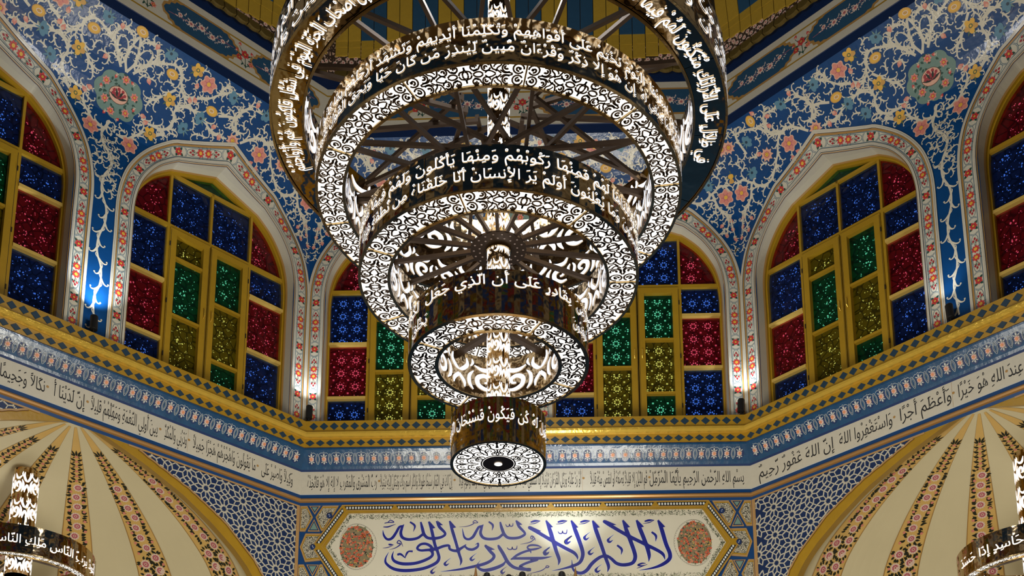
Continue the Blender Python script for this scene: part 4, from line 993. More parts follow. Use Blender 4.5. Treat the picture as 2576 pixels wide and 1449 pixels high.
for k in (-1, 1):
    mb = MB(); xs = np.linspace(-SIDE, SIDE, 97)
    rim = lambda x: half_interp(RIM, abs(x)) if abs(x) < 1.75 else -CH
    for a, c in zip(xs[:-1], xs[1:]):
        ra, rc = rim(a), rim(c)
        if abs(a) >= 1.75 and abs(c) < 1.75: ra = rim(c)
        elif abs(c) >= 1.75 and abs(a) < 1.75: rc = rim(a)
        mb.face([P(k, a, 0, Zp), P(k, c, 0, Zp), P(k, c, 0, min(Zp, rc)), P(k, a, 0, min(Zp, ra))], 'gold_paint')
    sp = spline(RIM, 5); full = [(-a, z) for a, z in sp[::-1]] + sp[1:] + [(1.75, -CH)]; full = [(-1.75, -CH)] + full
    ss = spline(SHELL, 5); 
    n = len(full); sh = [(-1.79, -CH)] + [(-a, z) for a, z in ss[::-1]] + ss[1:] + [(1.79, -CH)]
    mb.grid([[P(k, s, 0, min(z, Zp + .1)) for s, z in full], [P(k, s, TH * .5, z + .03 if z > 0 else z) for s, z in full], [P(k, s, TH, z) for s, z in sh]], 'gold_paint')
    wl = mb.build('wall_left_lower' if k < 0 else 'wall_right_lower', kind='structure')
    # navy field bounded by the corner and the scalloped edge
    for sd in (-1, 1):
        top = 4.788
        sc = []
        N = 26
        for i in range(N * 6 + 1):
            t = i / (N * 6) * (len(SCAL) - 1.001); j = int(t); f = t - j
            x = SCAL[j][0] + (SCAL[j + 1][0] - SCAL[j][0]) * f; z = SCAL[j][1] + (SCAL[j + 1][1] - SCAL[j][1]) * f
            dx, dz = SCAL[j + 1][0] - SCAL[j][0], SCAL[j + 1][1] - SCAL[j][1]; L = hypot(dx, dz); bump = .012 * abs(sin(pi * i / 6))
            if z < top: sc.append((x - dz / L * bump * -1, z - abs(dx / L) * bump * -1 * -1 if False else z + bump * .6))
        sc = [q for q in sc if q[1] > 3.6]
        fld = [(sd * x, z) for x, z in sc] + [(sd * 1.955, 3.6), (sd * 1.955, top)]
        q = Paint(lambda u, v, h: P(k, u, -h, v))
        # tan border along the corner and top
        q.poly([(sd * 1.955, 3.6), (sd * 1.988, 3.6), (sd * 1.988, Zp), (sd * .36, Zp), (sd * .36, top), (sd * 1.955, top)], 'tan_paint', .006)
        for a, c in zip(sc[:-1], sc[1:]): q.poly([(sd * a[0], a[1]), (sd * c[0], c[1]), (sd * c[0], top if c[0] < 1.955 else c[1]), (sd * a[0], top)], 'navy_paint', .003)
        q.poly([(sd * sc[-1][0], 3.6), (sd * 1.955, 3.6), (sd * 1.955, top), (sd * sc[-1][0], top)], 'navy_paint', .003)
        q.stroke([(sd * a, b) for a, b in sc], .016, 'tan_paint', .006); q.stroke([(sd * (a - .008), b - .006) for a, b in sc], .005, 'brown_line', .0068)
        q.build('lattice_field', wl)
        g = MB(); xs_ = [p[0] for p in sc]; zs_ = [p[1] for p in sc]
        def ok(x, z):
            x *= sd
            if not (.38 < x < 1.95 and 3.62 < z < top - .006): return False
            return z > float(np.interp(x, xs_, zs_)) + .012 if x < xs_[-1] else True
        F = lambda u, v, h: P(k, u, -h, v)
        wd = .0047
        for a, c in GS:
            # clip the strap to the field
            t0 = 0 if ok(*a) else None; t1 = 1 if ok(*c) else None
            if t0 is None and t1 is None: continue
            if t0 is None or t1 is None:
                lo, hi = (0, 1)
                for _ in range(7):
                    m_ = (lo + hi) / 2; inn = ok(a[0] + (c[0] - a[0]) * m_, a[1] + (c[1] - a[1]) * m_)
                    if (t0 is None): (lo, hi) = (lo, m_) if inn else (m_, hi)
                    else: (lo, hi) = (m_, hi) if inn else (lo, m_)
                if t0 is None: t0 = (lo + hi) / 2
                else: t1 = (lo + hi) / 2
            A = (a[0] + (c[0] - a[0]) * t0, a[1] + (c[1] - a[1]) * t0); C = (a[0] + (c[0] - a[0]) * t1, a[1] + (c[1] - a[1]) * t1)
            L = hypot(C[0] - A[0], C[1] - A[1])
            if L < .003: continue
            ux, uz = (C[0] - A[0]) / L, (C[1] - A[1]) / L; nx, nz = -uz * wd, ux * wd; A = (A[0] - ux * wd * .5, A[1] - uz * wd * .5); C = (C[0] + ux * wd * .5, C[1] + uz * wd * .5)
            r = [[F(A[0] + nx * s_, A[1] + nz * s_, h), F(C[0] + nx * s_, C[1] + nz * s_, h)] for s_, h in ((1, .003), (.7, .0095), (-.7, .0095), (-1, .003))]
            g.grid(r, 'ivory_paint')
        g.build('star_lattice', wl, 'stuff')
    # ribbed half-dome
    sh_ = MB(); nphi = 56
    vs = np.linspace(0.0, _sl[-1], 34)
    for j in range(nphi):
        p0, p1 = pi * j / nphi, pi * (j + 1) / nphi
        sh_.grid([[shell_pt(k, p0, v) for v in vs], [shell_pt(k, p1, v) for v in vs]], 'dome_cream')
    sh_.grid([[P(k, 1.79 * cos(pi * j / 28), TH + 1.79 * sin(pi * j / 28), z) for j in range(29)] for z in (3.0, -CH)], 'dome_cream')
    dm = sh_.build('half_dome', wl, smooth=True)
    for ci in range(-3, 4):
        c = radians(90 + 26.6 * ci); hw = radians(5.6)
        g = Paint(lambda u, v, h: shell_pt(k, c + u, v, .004 + h)); 
        vv = np.linspace(.10, 3.0, 40)
        g.grid([[shell_pt(k, c + t * hw, v, .004) for v in vv] for t in (-1, -.5, 0, .5, 1)], 'dome_gold')
        for t in (-1, 1): g.grid([[shell_pt(k, c + (t - .03) * hw, v, .0055) for v in vv], [shell_pt(k, c + (t + .03) * hw, v, .0055) for v in vv]], 'ochre_line')
        def at(x, v):       # x across in metres
            return x / max(.05, shell_at(v)[0]), v
        def leaf(x, v, a, L, w, m, h=.002):
            q = []
            for px, py in ((0, 0), (.25, .42), (.55, .45), (1, 0), (.55, -.45), (.25, -.42)):
                q.append(at(x + px * L * cos(a) - py * w * sin(a), v + px * L * sin(a) + py * w * cos(a)))
            g.poly(q, m, h)
        def rose(x, v, r):
            for R, m, h, n in ((r, 'pale_petal', .003, 12), (r * .68, 'mauve', .0036, 10), (r * .3, 'pale_petal', .0042, 8), (r * .16, 'rose_dark', .0046, 6)):
                q = []
                for i in range(n * 2):
                    a = pi * i / n; f = 1 if i % 2 == 0 else .82
                    q.append(at(x + R * f * cos(a), v + R * f * sin(a)))
                g.poly(q, m, h)
        rnd = random.Random(ci + 20 * k); v = .42
        for sg in (-1, 0, 1): leaf(sg * .01, v + .02, -pi / 2 + sg * .4, .07, .02, 'leaf_dark')
        while v < 3.0:
            wv = shell_at(v)[0] * hw        # half width
            big = wv > .068
            if not big:
                s_ = min(1, wv / .05)
                for sg in (-1, 1): leaf(sg * .008, v + .02, -pi / 2 + sg * 1.05, .042 * s_ + .01, .022 * s_ + .004, 'leaf_dark'); leaf(sg * .012, v + .03, pi / 2 - sg * .9, .03 * s_, .014, 'leaf_dark')
                g.disc(*at(rnd.uniform(-.008, .008), v + .022), .001, 'rose_pink', .002) if False else None
                q = [at(.013 * cos(a) + rnd.uniform(-.004, .004), v + .03 + .013 * sin(a)) for a in [i * pi / 4 for i in range(8)]]; g.poly(q, 'rose_pink', .0034)
                v += .055
            elif wv < .13:
                rose(rnd.uniform(-.2, .2) * wv, v + .05, .043)
                for sg in (-1, 1):
                    for d in (0, .022, .044, .066, .088): leaf(sg * (.036 + rnd.random() * .014), v + d, rnd.uniform(-.9, .9) + (pi if sg < 0 else 0), min(.046, wv * .55), .024, 'leaf_dark')
                    if rnd.random() < .8:
                        x = sg * wv * .68; q = [at(x + .014 * cos(a), v + .1 + .014 * sin(a)) for a in [i * pi / 4 for i in range(8)]]; g.poly(q, 'rose_pink', .0034)
                v += .105
            else:
                for sg in (-1, 1):
                    x = sg * wv * .42; y = v + (.055 if sg > 0 else 0); rose(x, y + .05, .048)
                    for d in range(10): a = d * .628 + rnd.uniform(-.2, .2); leaf(x + .046 * cos(a), y + .05 + .046 * sin(a), a + rnd.uniform(-.6, .6), .040, .024, 'leaf_dark', .002)
                    q = [at(sg * wv * .82 + .014 * cos(a), v + .12 + .014 * sin(a)) for a in [i * pi / 4 for i in range(8)]]; g.poly(q, 'rose_pink', .0034)
                for d in range(4): a = rnd.uniform(0, 6.28); leaf(rnd.uniform(-.02, .02), v + d * .03, a, .03, .016, 'leaf_dark')
                v += .125
        g.build('painted_rose_stripe', dm, 'stuff')
# ---- cream inscription band
BT = {0: [(1.93, 1.10, 'بِسْمِ اللهِ الرَّحْمنِ الرَّحِيمِ يأَيُّهَا الْمُزَّمِّلُ'), (1.08, .58, 'قُمِ اللَّيْلَ إِلا قَلِيلًا نِّصْفَهُ أَوِ انقُصْ مِنْهُ قَلِيلًا'), (.50, -.10, 'أَوْ زِدْ عَلَيْهِ وَرَتِّلِ الْقُرْءَانَ تَرْتِيلًا إِنَّا سَنُلْقِي عَلَيْكَ قَوْلًا'), (-.12, -.58, 'ثَقِيلًا إِنَّ نَاشِئَةَ الَّيْلِ هِيَ أَشَدُّ وَطْئًا وَأَقْوَمُ قِيلًا'),
          (-.64, -1.28, 'إِنَّ لَكَ فِي النَّهَارِ سَبْحًا طَوِيلًا وَاذْكُرِ اسْمَ رَبِّكَ وَتَبَتَّلْ إِلَيْهِ تَبْتِيلًا'), (-1.31, -1.93, 'رَّبُّ الْمَشْرِقِ وَالْمَغْرِبِ لا إِلهَ إِلا هُوَ فَاتَّخِذْهُ')],
      -1: [(1.90, 1.58, 'وَكِيلًا وَاصْبِرْ عَلَى'), (1.52, .92, 'مَا يَقُولُونَ وَاهْجُرْهُمْ هَجْرًا جَمِيلًا'), (.86, .66, 'وَذَرْنِي وَالْمُكَذِّ'), (.60, .03, 'بِينَ أُولِي النَّعْمَةِ وَمَهِّلْهُمْ قَلِيلًا'), (-.02, -.27, 'إِنَّ لَدَيْنَا أَ'), (-.34, -.68, 'نكَالًا وَجَحِيمًا'), (-.72, -1.9, 'وَطَعَامًا ذَا غُصَّةٍ وَعَذَابًا أَلِيمًا')],
      1: [(-1.15, -1.90, 'إِنَّ اللهَ غَفُورٌ رَّحِيمٌ'), (-.62, -1.10, 'وَاسْتَغْفِرُوا اللهَ'), (-.12, -.55, 'وَأَعْظَمَ أَجْرًا'), (.30, -.06, 'اللهِ هُوَ خَيْرًا'), (.93, .33, 'مِّنْ خَيْرٍ تَجِدُوهُ عِندَ'), (1.9, .97, 'وَمَا تُقَدِّمُوا لِأَنفُسِكُم')]}
for k in DET:
    b = MB()
    for u1, u0, t in BT[k]:
        v, f = text_mesh(t, -.004 if False else 0); F = lambda u, v_, h: P(k, u, -.0055 - h, v_)
        lay_text(b, t, F, u0, u1, 4.975, 1, 'ink_black', 0, vs=.15)
    p = Paint(lambda u, v, h: P(k, u, -.0055 - h, v)); 
    b.build('band_inscription', cn[k], 'stuff')
    for s, e_, t in BT[k][1:]:
        p.disc(s + .02, 5.03, .011, 'ochre_line', .0005, 8)
    p.stroke([(BT[k][2][0] + .01, 4.915), (BT[k][2][0] + .01, 5.125)], .0016, 'tan_paint', .0002)
    p.build('verse_marks', cn[k], 'stuff')
# ---- floor and outer hall (unseen, gives the light its bounce)
mb = MB(); mb.face([(-9, -6, 0), (9, -6, 0), (9, 14, 0), (-9, 14, 0)], 'marble_floor'); mb.build('floor', kind='structure')
# ================================================================== CHANDELIERS
def fret_quadrant():
    """dark fretwork strokes of a quarter panel: x 0..1 seam to centre, y 0..1 centre line to edge; isotropic units of half width, length Lq"""
    S = []
    def arc(cx, cy, r, a0, a1, w, r1=None, n=12):
        r1 = r if r1 is None else r1
        S.append(([(cx + (r + (r1 - r) * i / n) * cos(a0 + (a1 - a0) * i / n), cy + (r + (r1 - r) * i / n) * sin(a0 + (a1 - a0) * i / n)) for i in range(n + 1)], w))
    # big volute by the seam
    arc(.62, .52, .44, -2.6, 3.2, .10); arc(.62, .52, .24, -1.9, 2.6, .11, .06); arc(.52, .52, .10, 0, 6.28, .12, .03, 6)
    # comma leaf
    arc(1.55, .55, .42, -2.2, 2.0, .10, .34); arc(1.62, .60, .20, -2.6, 1.8, .12, .05)
    S.append((spline([(1.05, .03), (1.35, .12), (1.75, .10), (2.1, .35)], 4), .09)); S.append((spline([(1.95, .98), (2.05, .75), (2.3, .55), (2.45, .2)], 4), .09))
    # petal sprays
    S.append((spline([(2.0, .05), (2.3, .3), (2.7, .45), (2.9, .95)], 4), .10)); S.append((spline([(2.45, .02), (2.75, .22), (3.1, .3), (3.35, .1)], 4), .09))
    S.append((spline([(2.2, .98), (2.5, .82), (2.62, .6)], 4), .08))
    # second volute
    arc(3.25, .62, .36, -3.0, 2.6, .10, .32); arc(3.25, .62, .17, -1.2, 3.4, .12, .04)
    S.append((spline([(3.55, .98), (3.75, .7), (3.9, .45), (4.3, .32)], 4), .10))
    arc(4.2, .68, .30, -2.6, 2.9, .10, .24); arc(4.2, .68, .12, 0, 4.5, .12, .03, 7)
    S.append((spline([(3.5, .02), (3.75, .22), (4.1, .2), (4.35, .02)], 4), .10)); S.append((spline([(4.45, .03), (4.6, .3), (4.95, .42), (5.0, .75)], 4), .10))
    arc(5.0, .1, .22, 1.6, 3.6, .10)
    return S
FQ = fret_quadrant(); LQ = 5.0
def blobs():
    """big cut-out scrolls for the upright walls; x 0..2, y 0..1, mirrored"""
    return [([(.15, .12), (.32, .10), (.50, .22), (.52, .42), (.38, .52), (.25, .44), (.27, .32), (.36, .30)], (.05, .11, .14, .15, .13, .11, .08, .05)),
            ([(.10, .92), (.22, .72), (.42, .70), (.60, .80)], (.03, .13, .12, .03)), ([(.62, .05), (.72, .22), (.72, .45), (.62, .62)], (.03, .12, .11, .03)),
            ([(.80, .95), (.78, .75), (.90, .58), (1.0, .52)], (.04, .12, .12, .05)), ([(.84, .04), (.86, .2), (.98, .36), (1.0, .40)], (.04, .12, .11, .10)),
            ([(.04, .62), (.10, .50), (.08, .34), (.02, .22)], (.03, .09, .09, .03)), ([(.66, .98), (.64, .86), (.70, .74)], (.03, .08, .03))]
BL = blobs()
def cyl(cx, cy, R): return lambda a, z, h: (cx + (R + h) * cos(a), cy + (R + h) * sin(a), z + CH)
def wall_scrolls(cx, cy, R, z0, z1, inside, m, rep=None, wf=.42):
    sgn = -1 if inside else 1; h_ = z1 - z0; n = rep or max(3, round(2 * pi * R / (h_ * 2.0)))
    p = Paint(lambda u, v, h: cyl(cx, cy, R)(u, v, sgn * h)); da = 2 * pi / n
    for i in range(n):
        for sx in (-1, 1):
            for pts, ws in BL:
                sp = spline([(a, b_, w) for (a, b_), w in zip(pts, ws)], 4)
                q = [(i * da + sx * a * da / 2, z0 + (.06 + .88 * b_) * h_) for a, b_, w in sp]
                # stroke in metric space
                L = []; Rr = []
                for j in range(len(sp)):
                    a = sp[max(0, j - 1)]; b_ = sp[min(len(sp) - 1, j + 1)]
                    dx, dz = (b_[0] - a[0]) * da / 2 * R * sx, (b_[1] - a[1]) * .88 * h_; D = hypot(dx, dz) or 1e-9; w = sp[j][2] * min(h_, 2 * pi * R / n) * wf
                    L.append(p.pt(q[j][0] - dz / D * w / R, q[j][1] + dx / D * w, .003)); Rr.append(p.pt(q[j][0] + dz / D * w / R, q[j][1] - dx / D * w, .003))
                p.grid([L, Rr], m)
    return p
def chandelier(name, cx, cy, zb, tiers, label, group=None, col=None, spread=0):
    root = empty(name, (cx, cy, zb + CH), label=label, category='chandelier')
    if group: root['group'] = group
    for ti, T in enumerate(tiers):
        R, ri, z, h = T['R'], T.get('ri', 0), T['z'], T['h']; N = 96
        A = [2 * pi * i / N for i in range(N)]
        d = MB(); C = lambda r, zz: [(cx + r * cos(a), cy + r * sin(a), zz + CH) for a in A]
        d.grid([C(R - .012, z), C(R, z), C(R, z + h), C(R - .012, z + h)], 'bronze_mirror', True)
        drum = d.build('drum', root, smooth=False)
        for i in range(T.get('joints', 5)):
            a = 2 * pi * (i + .4) / T.get('joints', 5); s = MB(); f = cyl(cx, cy, R)
            s.box(lambda u, v, w: f(a + u, v, w), -.0016 / R, .0016 / R, z, z + h, .0005, .0025, 'bronze_edge'); s.build('seam', drum)
        if T.get('lines'):
            t = MB(); f = cyl(cx, cy, R + .001)
            for (txts, zl, sz, a0, a1) in T['lines']:
                # right-to-left lettering: on the outside, angle grows to the right as seen from the room
                                lay_text(t, txts, lambda u, v_, hh: f(u, v_, hh), a0, a1, zl, 1, 'lit_letter', .002, .0, vs=sz * .94)
            t.build('lettering', drum, 'stuff')
        if ri > 0:
            d = MB(); d.grid([C(ri + .012, z), C(ri, z), C(ri, z + h), C(ri + .012, z + h)], 'bronze_mirror', True)
            d.grid([C(ri, z + h), C(R, z + h)], 'bronze_edge', True)
            inn = d.build('inner_wall', root)
            wall_scrolls(cx, cy, ri - .001, z + .01, z + h - .01, True, 'lit_cool').build('scroll_cutouts', inn, 'stuff')
        e = T.get('e', .012)
        r0, r1 = (ri + e, R - e) if ri > 0 else (.0, R - e)
        # rims of the underside
        rim = MB()
        rim.grid([C(R + .002, z), C(R + .002, z - .006), C(r1 - .002, z - .006), C(r1 - .002, z)], 'bronze_edge', True)
        if ri > 0: rim.grid([C(r0 + .002, z), C(r0 + .002, z - .006), C(ri - .002, z - .006), C(ri - .002, z)], 'bronze_edge', True)
        rim.build('rim', root)
        n = T['n']
        for i in range(n):
            a0 = T.get('a0', 0) + 2 * pi * i / n; a1 = a0 + 2 * pi / n; g = .002 / R
            if ri > 0:
                pm = MB(); M = 12; AA = [a0 + g + (a1 - a0 - 2 * g) * j / M for j in range(M + 1)]
                pm.grid([[(cx + r * cos(a), cy + r * sin(a), z + CH + .004) for a in AA] for r in (r0, r1)], T.get('under', 'lit_panel'))
                pn = pm.build('underside_panel', root)
                rc, hw = (r0 + r1) / 2, (r1 - r0) / 2
                if T.get('under', 'lit_panel') != 'lit_panel': continue
                fr = Paint(lambda u, v, h: (cx + (rc + v) * cos(u), cy + (rc + v) * sin(u), z + CH + .001 - h)); am = (a0 + a1) / 2
                def ang(x): return (a1 - a0) / 2 * (1 - x / LQ)
                kx = (a1 - a0) / 2 / LQ
                for sx in (-1, 1):
                    for sy in (-1, 1):
                        for pts, w in FQ:
                            L = []; Rr = []; cl = [(min(LQ, max(.03, x)), min(.97, max(0, y))) for x, y in pts]
                            for j in range(len(cl)):
                                a, b_ = cl[max(0, j - 1)], cl[min(len(cl) - 1, j + 1)]; dx, dy = b_[0] - a[0], b_[1] - a[1]; D = hypot(dx, dy) or 1e-9; ww = w * .78
                                for (Q, s_) in ((L, 1), (Rr, -1)):
                                    x, y = cl[j][0] - dy / D * ww * s_, cl[j][1] + dx / D * ww * s_
                                    Q.append(fr.pt(am + sx * kx * (LQ - x), sy * y * hw, .001))
                            fr.grid([L, Rr], 'fret_bronze')
                fr.stroke([(am + q, 0) for q in np.linspace(-kx * LQ, kx * LQ, 8)], .003, 'fret_bronze', .001) if False else None
                fr.build('fretwork', pn, 'stuff')
                s = MB(); f = lambda u, v, w: (cx + v * cos(u), cy + v * sin(u), z + CH + w); s.box(f, a0 - .004 / R, a0 + .004 / R, r0, r1, -.008, 0, 'bronze_edge'); s.build('panel_joint', root)
        if T.get('under_text'):
            t = MB(); rc = (r0 + r1) / 2
            for txt, a0, a1 in T['under_text']:
                lay_text(t, txt, lambda u, v, hh: (cx + (rc - .03 + v) * cos(u), cy + (rc - .03 + v) * sin(u), z + CH - .002), a0, a1, 0, 1, 'lit_letter', .0, .008, vs=.105)
            t.build('underside_lettering', root, 'stuff')
        # frame bars
        zt = z + h - .02
        hub = T.get('hub', 0)
        for i in range(T.get('spokes', 0)):
            a = 2 * pi * (i + .5) / T['spokes']; sk = T.get('skew', 0)
            for s_ in ((-1, 1) if sk else (1,)):
                b0 = (cx + (ri if ri else R) * cos(a), cy + (ri if ri else R) * sin(a)); b1 = (cx + hub * cos(a + s_ * sk), cy + hub * sin(a + s_ * sk))
                L = hypot(b1[0] - b0[0], b1[1] - b0[1]); ux, uy = (b1[0] - b0[0]) / L, (b1[1] - b0[1]) / L; bm = MB()
                bw = T.get('bw', .011)
                bm.box(lambda u, v, w: (b0[0] + ux * u - uy * v, b0[1] + uy * u + ux * v, zt + CH + w + s_ * (.013 if sk else 0)), 0, L, -bw, bw, -.012, .012, 'steel_brown'); bm.build('spoke', root)
        if T.get('plate'):
            r = T['plate']; pl = MB(); f = lambda rr, zz: [(cx + rr * cos(a), cy + rr * sin(a), zz + CH) for a in A[::3]]
            pl.grid([f(.062, zt - .014), f(r, zt - .014), f(r, zt - .004)], 'steel_brown', True); q = pl.build('hub_plate', root)
            hh = MB()
            for rr, nn in ((r * .88, 18), (r * .68, 18), (r * .52, 0)):
                for j in range(nn):
                    a = 2 * pi * j / nn + (.17 if rr < r * .8 else 0); c_ = (cx + rr * cos(a), cy + rr * sin(a)); hh.face([(c_[0] + .0055 * cos(t), c_[1] + .0055 * sin(t), zt + CH - .0155) for t in A[::12]], 'pale_petal')
            hh.build('bolt_hole', q, 'stuff')
            cl = MB(); cl.grid([[(cx + r_ * cos(a), cy + r_ * sin(a), zz + CH) for a in A[::4]] for r_, zz in ((.068, zt - .012), (.070, zt - .03), (.058, zt - .03))], 'bronze_edge', True); cl.build('collar', root)
        if ri == 0:
            # closed disc: lit plate with radial fretwork and dark perforated centre
            pm = MB(); pm.face([(cx + r1 * cos(a), cy + r1 * sin(a), z + CH + .002) for a in A], 'lit_panel'); pn = pm.build('underside_panel', root)
            fr = Paint(lambda u, v, h: (cx + u, cy + v, z + CH + .001 - h)); m6 = 6
            for i in range(m6):
                for sy in (-1, 1):
                    b0 = 2 * pi * i / m6
                    def pol(r, t): return (r * cos(b0 + sy * t), r * sin(b0 + sy * t))
                    for (rc_, tc_, rr) in ((.185, .17, .032), (.135, .25, .026), (.105, .42, .018), (.195, .40, .026)):
                        x, y = pol(rc_, tc_); a_ = b0 + sy * tc_
                        fr.stroke([(x + rr * cos(a_ + q * sy), y + rr * sin(a_ + q * sy)) for q in np.linspace(-2.4, 2.6, 12)], .0065, 'fret_bronze', .001)
                        fr.stroke([(x + rr * (.55 - .12 * j) * cos(a_ + q * sy), y + rr * (.55 - .12 * j) * sin(a_ + q * sy)) for j, q in zip(np.linspace(0, 3.5, 8), np.linspace(-2, 3.5, 8))], .006, 'fret_bronze', .001)
                    fr.stroke(spline([pol(.10, 0.0), pol(.14, .10), pol(.17, .03), pol(.225, .06)], 4), .006, 'fret_bronze', .001)
                    fr.stroke(spline([pol(.225, .30), pol(.16, .36), pol(.15, .5), pol(.12, .52)], 4), .006, 'fret_bronze', .001)
                    fr.stroke(spline([pol(.232, .50), pol(.20, .52), pol(.165, .5)], 4), .007, 'fret_bronze', .001)
            fr.stroke([(.087 * cos(a), .087 * sin(a)) for a in A[::3]], .008, 'fret_bronze', .001, closed=True)
            fr.disc(0, 0, .080, 'fret_bronze', .0015, 32); fr.build('fretwork', pn, 'stuff')
            c_ = MB(); c_.face([(cx + .021 * cos(a), cy + .021 * sin(a), z + CH - .003) for a in A[::6]], 'lit_panel'); c_.build('centre_lamp', pn)
    # central column
    r, z0, z1 = col
    f = lambda zz, rr=r: [(cx + rr * cos(a), cy + rr * sin(a), zz + CH) for a in [2 * pi * i / 32 for i in range(32)]]
    c = MB(); c.grid([f(z0), f(z1)], 'bronze_mirror', True); c.face(f(z1), 'bronze_edge'); cc = c.build('column', root, smooth=False)
    nt_ = max(1, round((z1 - z0 - .02) / (r * 2.5))); hh = (z1 - z0 - .02) / nt_; q = z0; j = 0; s = None
    for _ in range(nt_):
        e_ = min(q + hh, z1); w = wall_scrolls(cx, cy, r + .0005, q, q + hh * .97, False, 'lit_letter', 3, .34)
        keep = MB(); 
        if s is None: s = w
        else:
            base = len(s.v); s.v += w.v; s.f += [tuple(base + i for i in t) for t in w.f]; s.m += w.m
        q += hh
    s.v = [(x, y, min(z_, z1 + CH)) for x, y, z_ in s.v]
    s.build('scroll_cutouts', cc, 'stuff')
    return root
MID = -pi / 2       # angle of the side that faces the camera
TXT = {
 5: ['يَقُولَ لَهُ كُن فَيَكُونُ فَسُبْحَانَ الَّذِي بِيَدِهِ مَلَكُوتُ كُلِّ شَيْءٍ'],
 4: ['وَالْأَرْضَ بِقَادِرٍ عَلَى أَن الَّذِي جَعَلَ لَكُم مِّنَ الشَّجَرِ'],
}
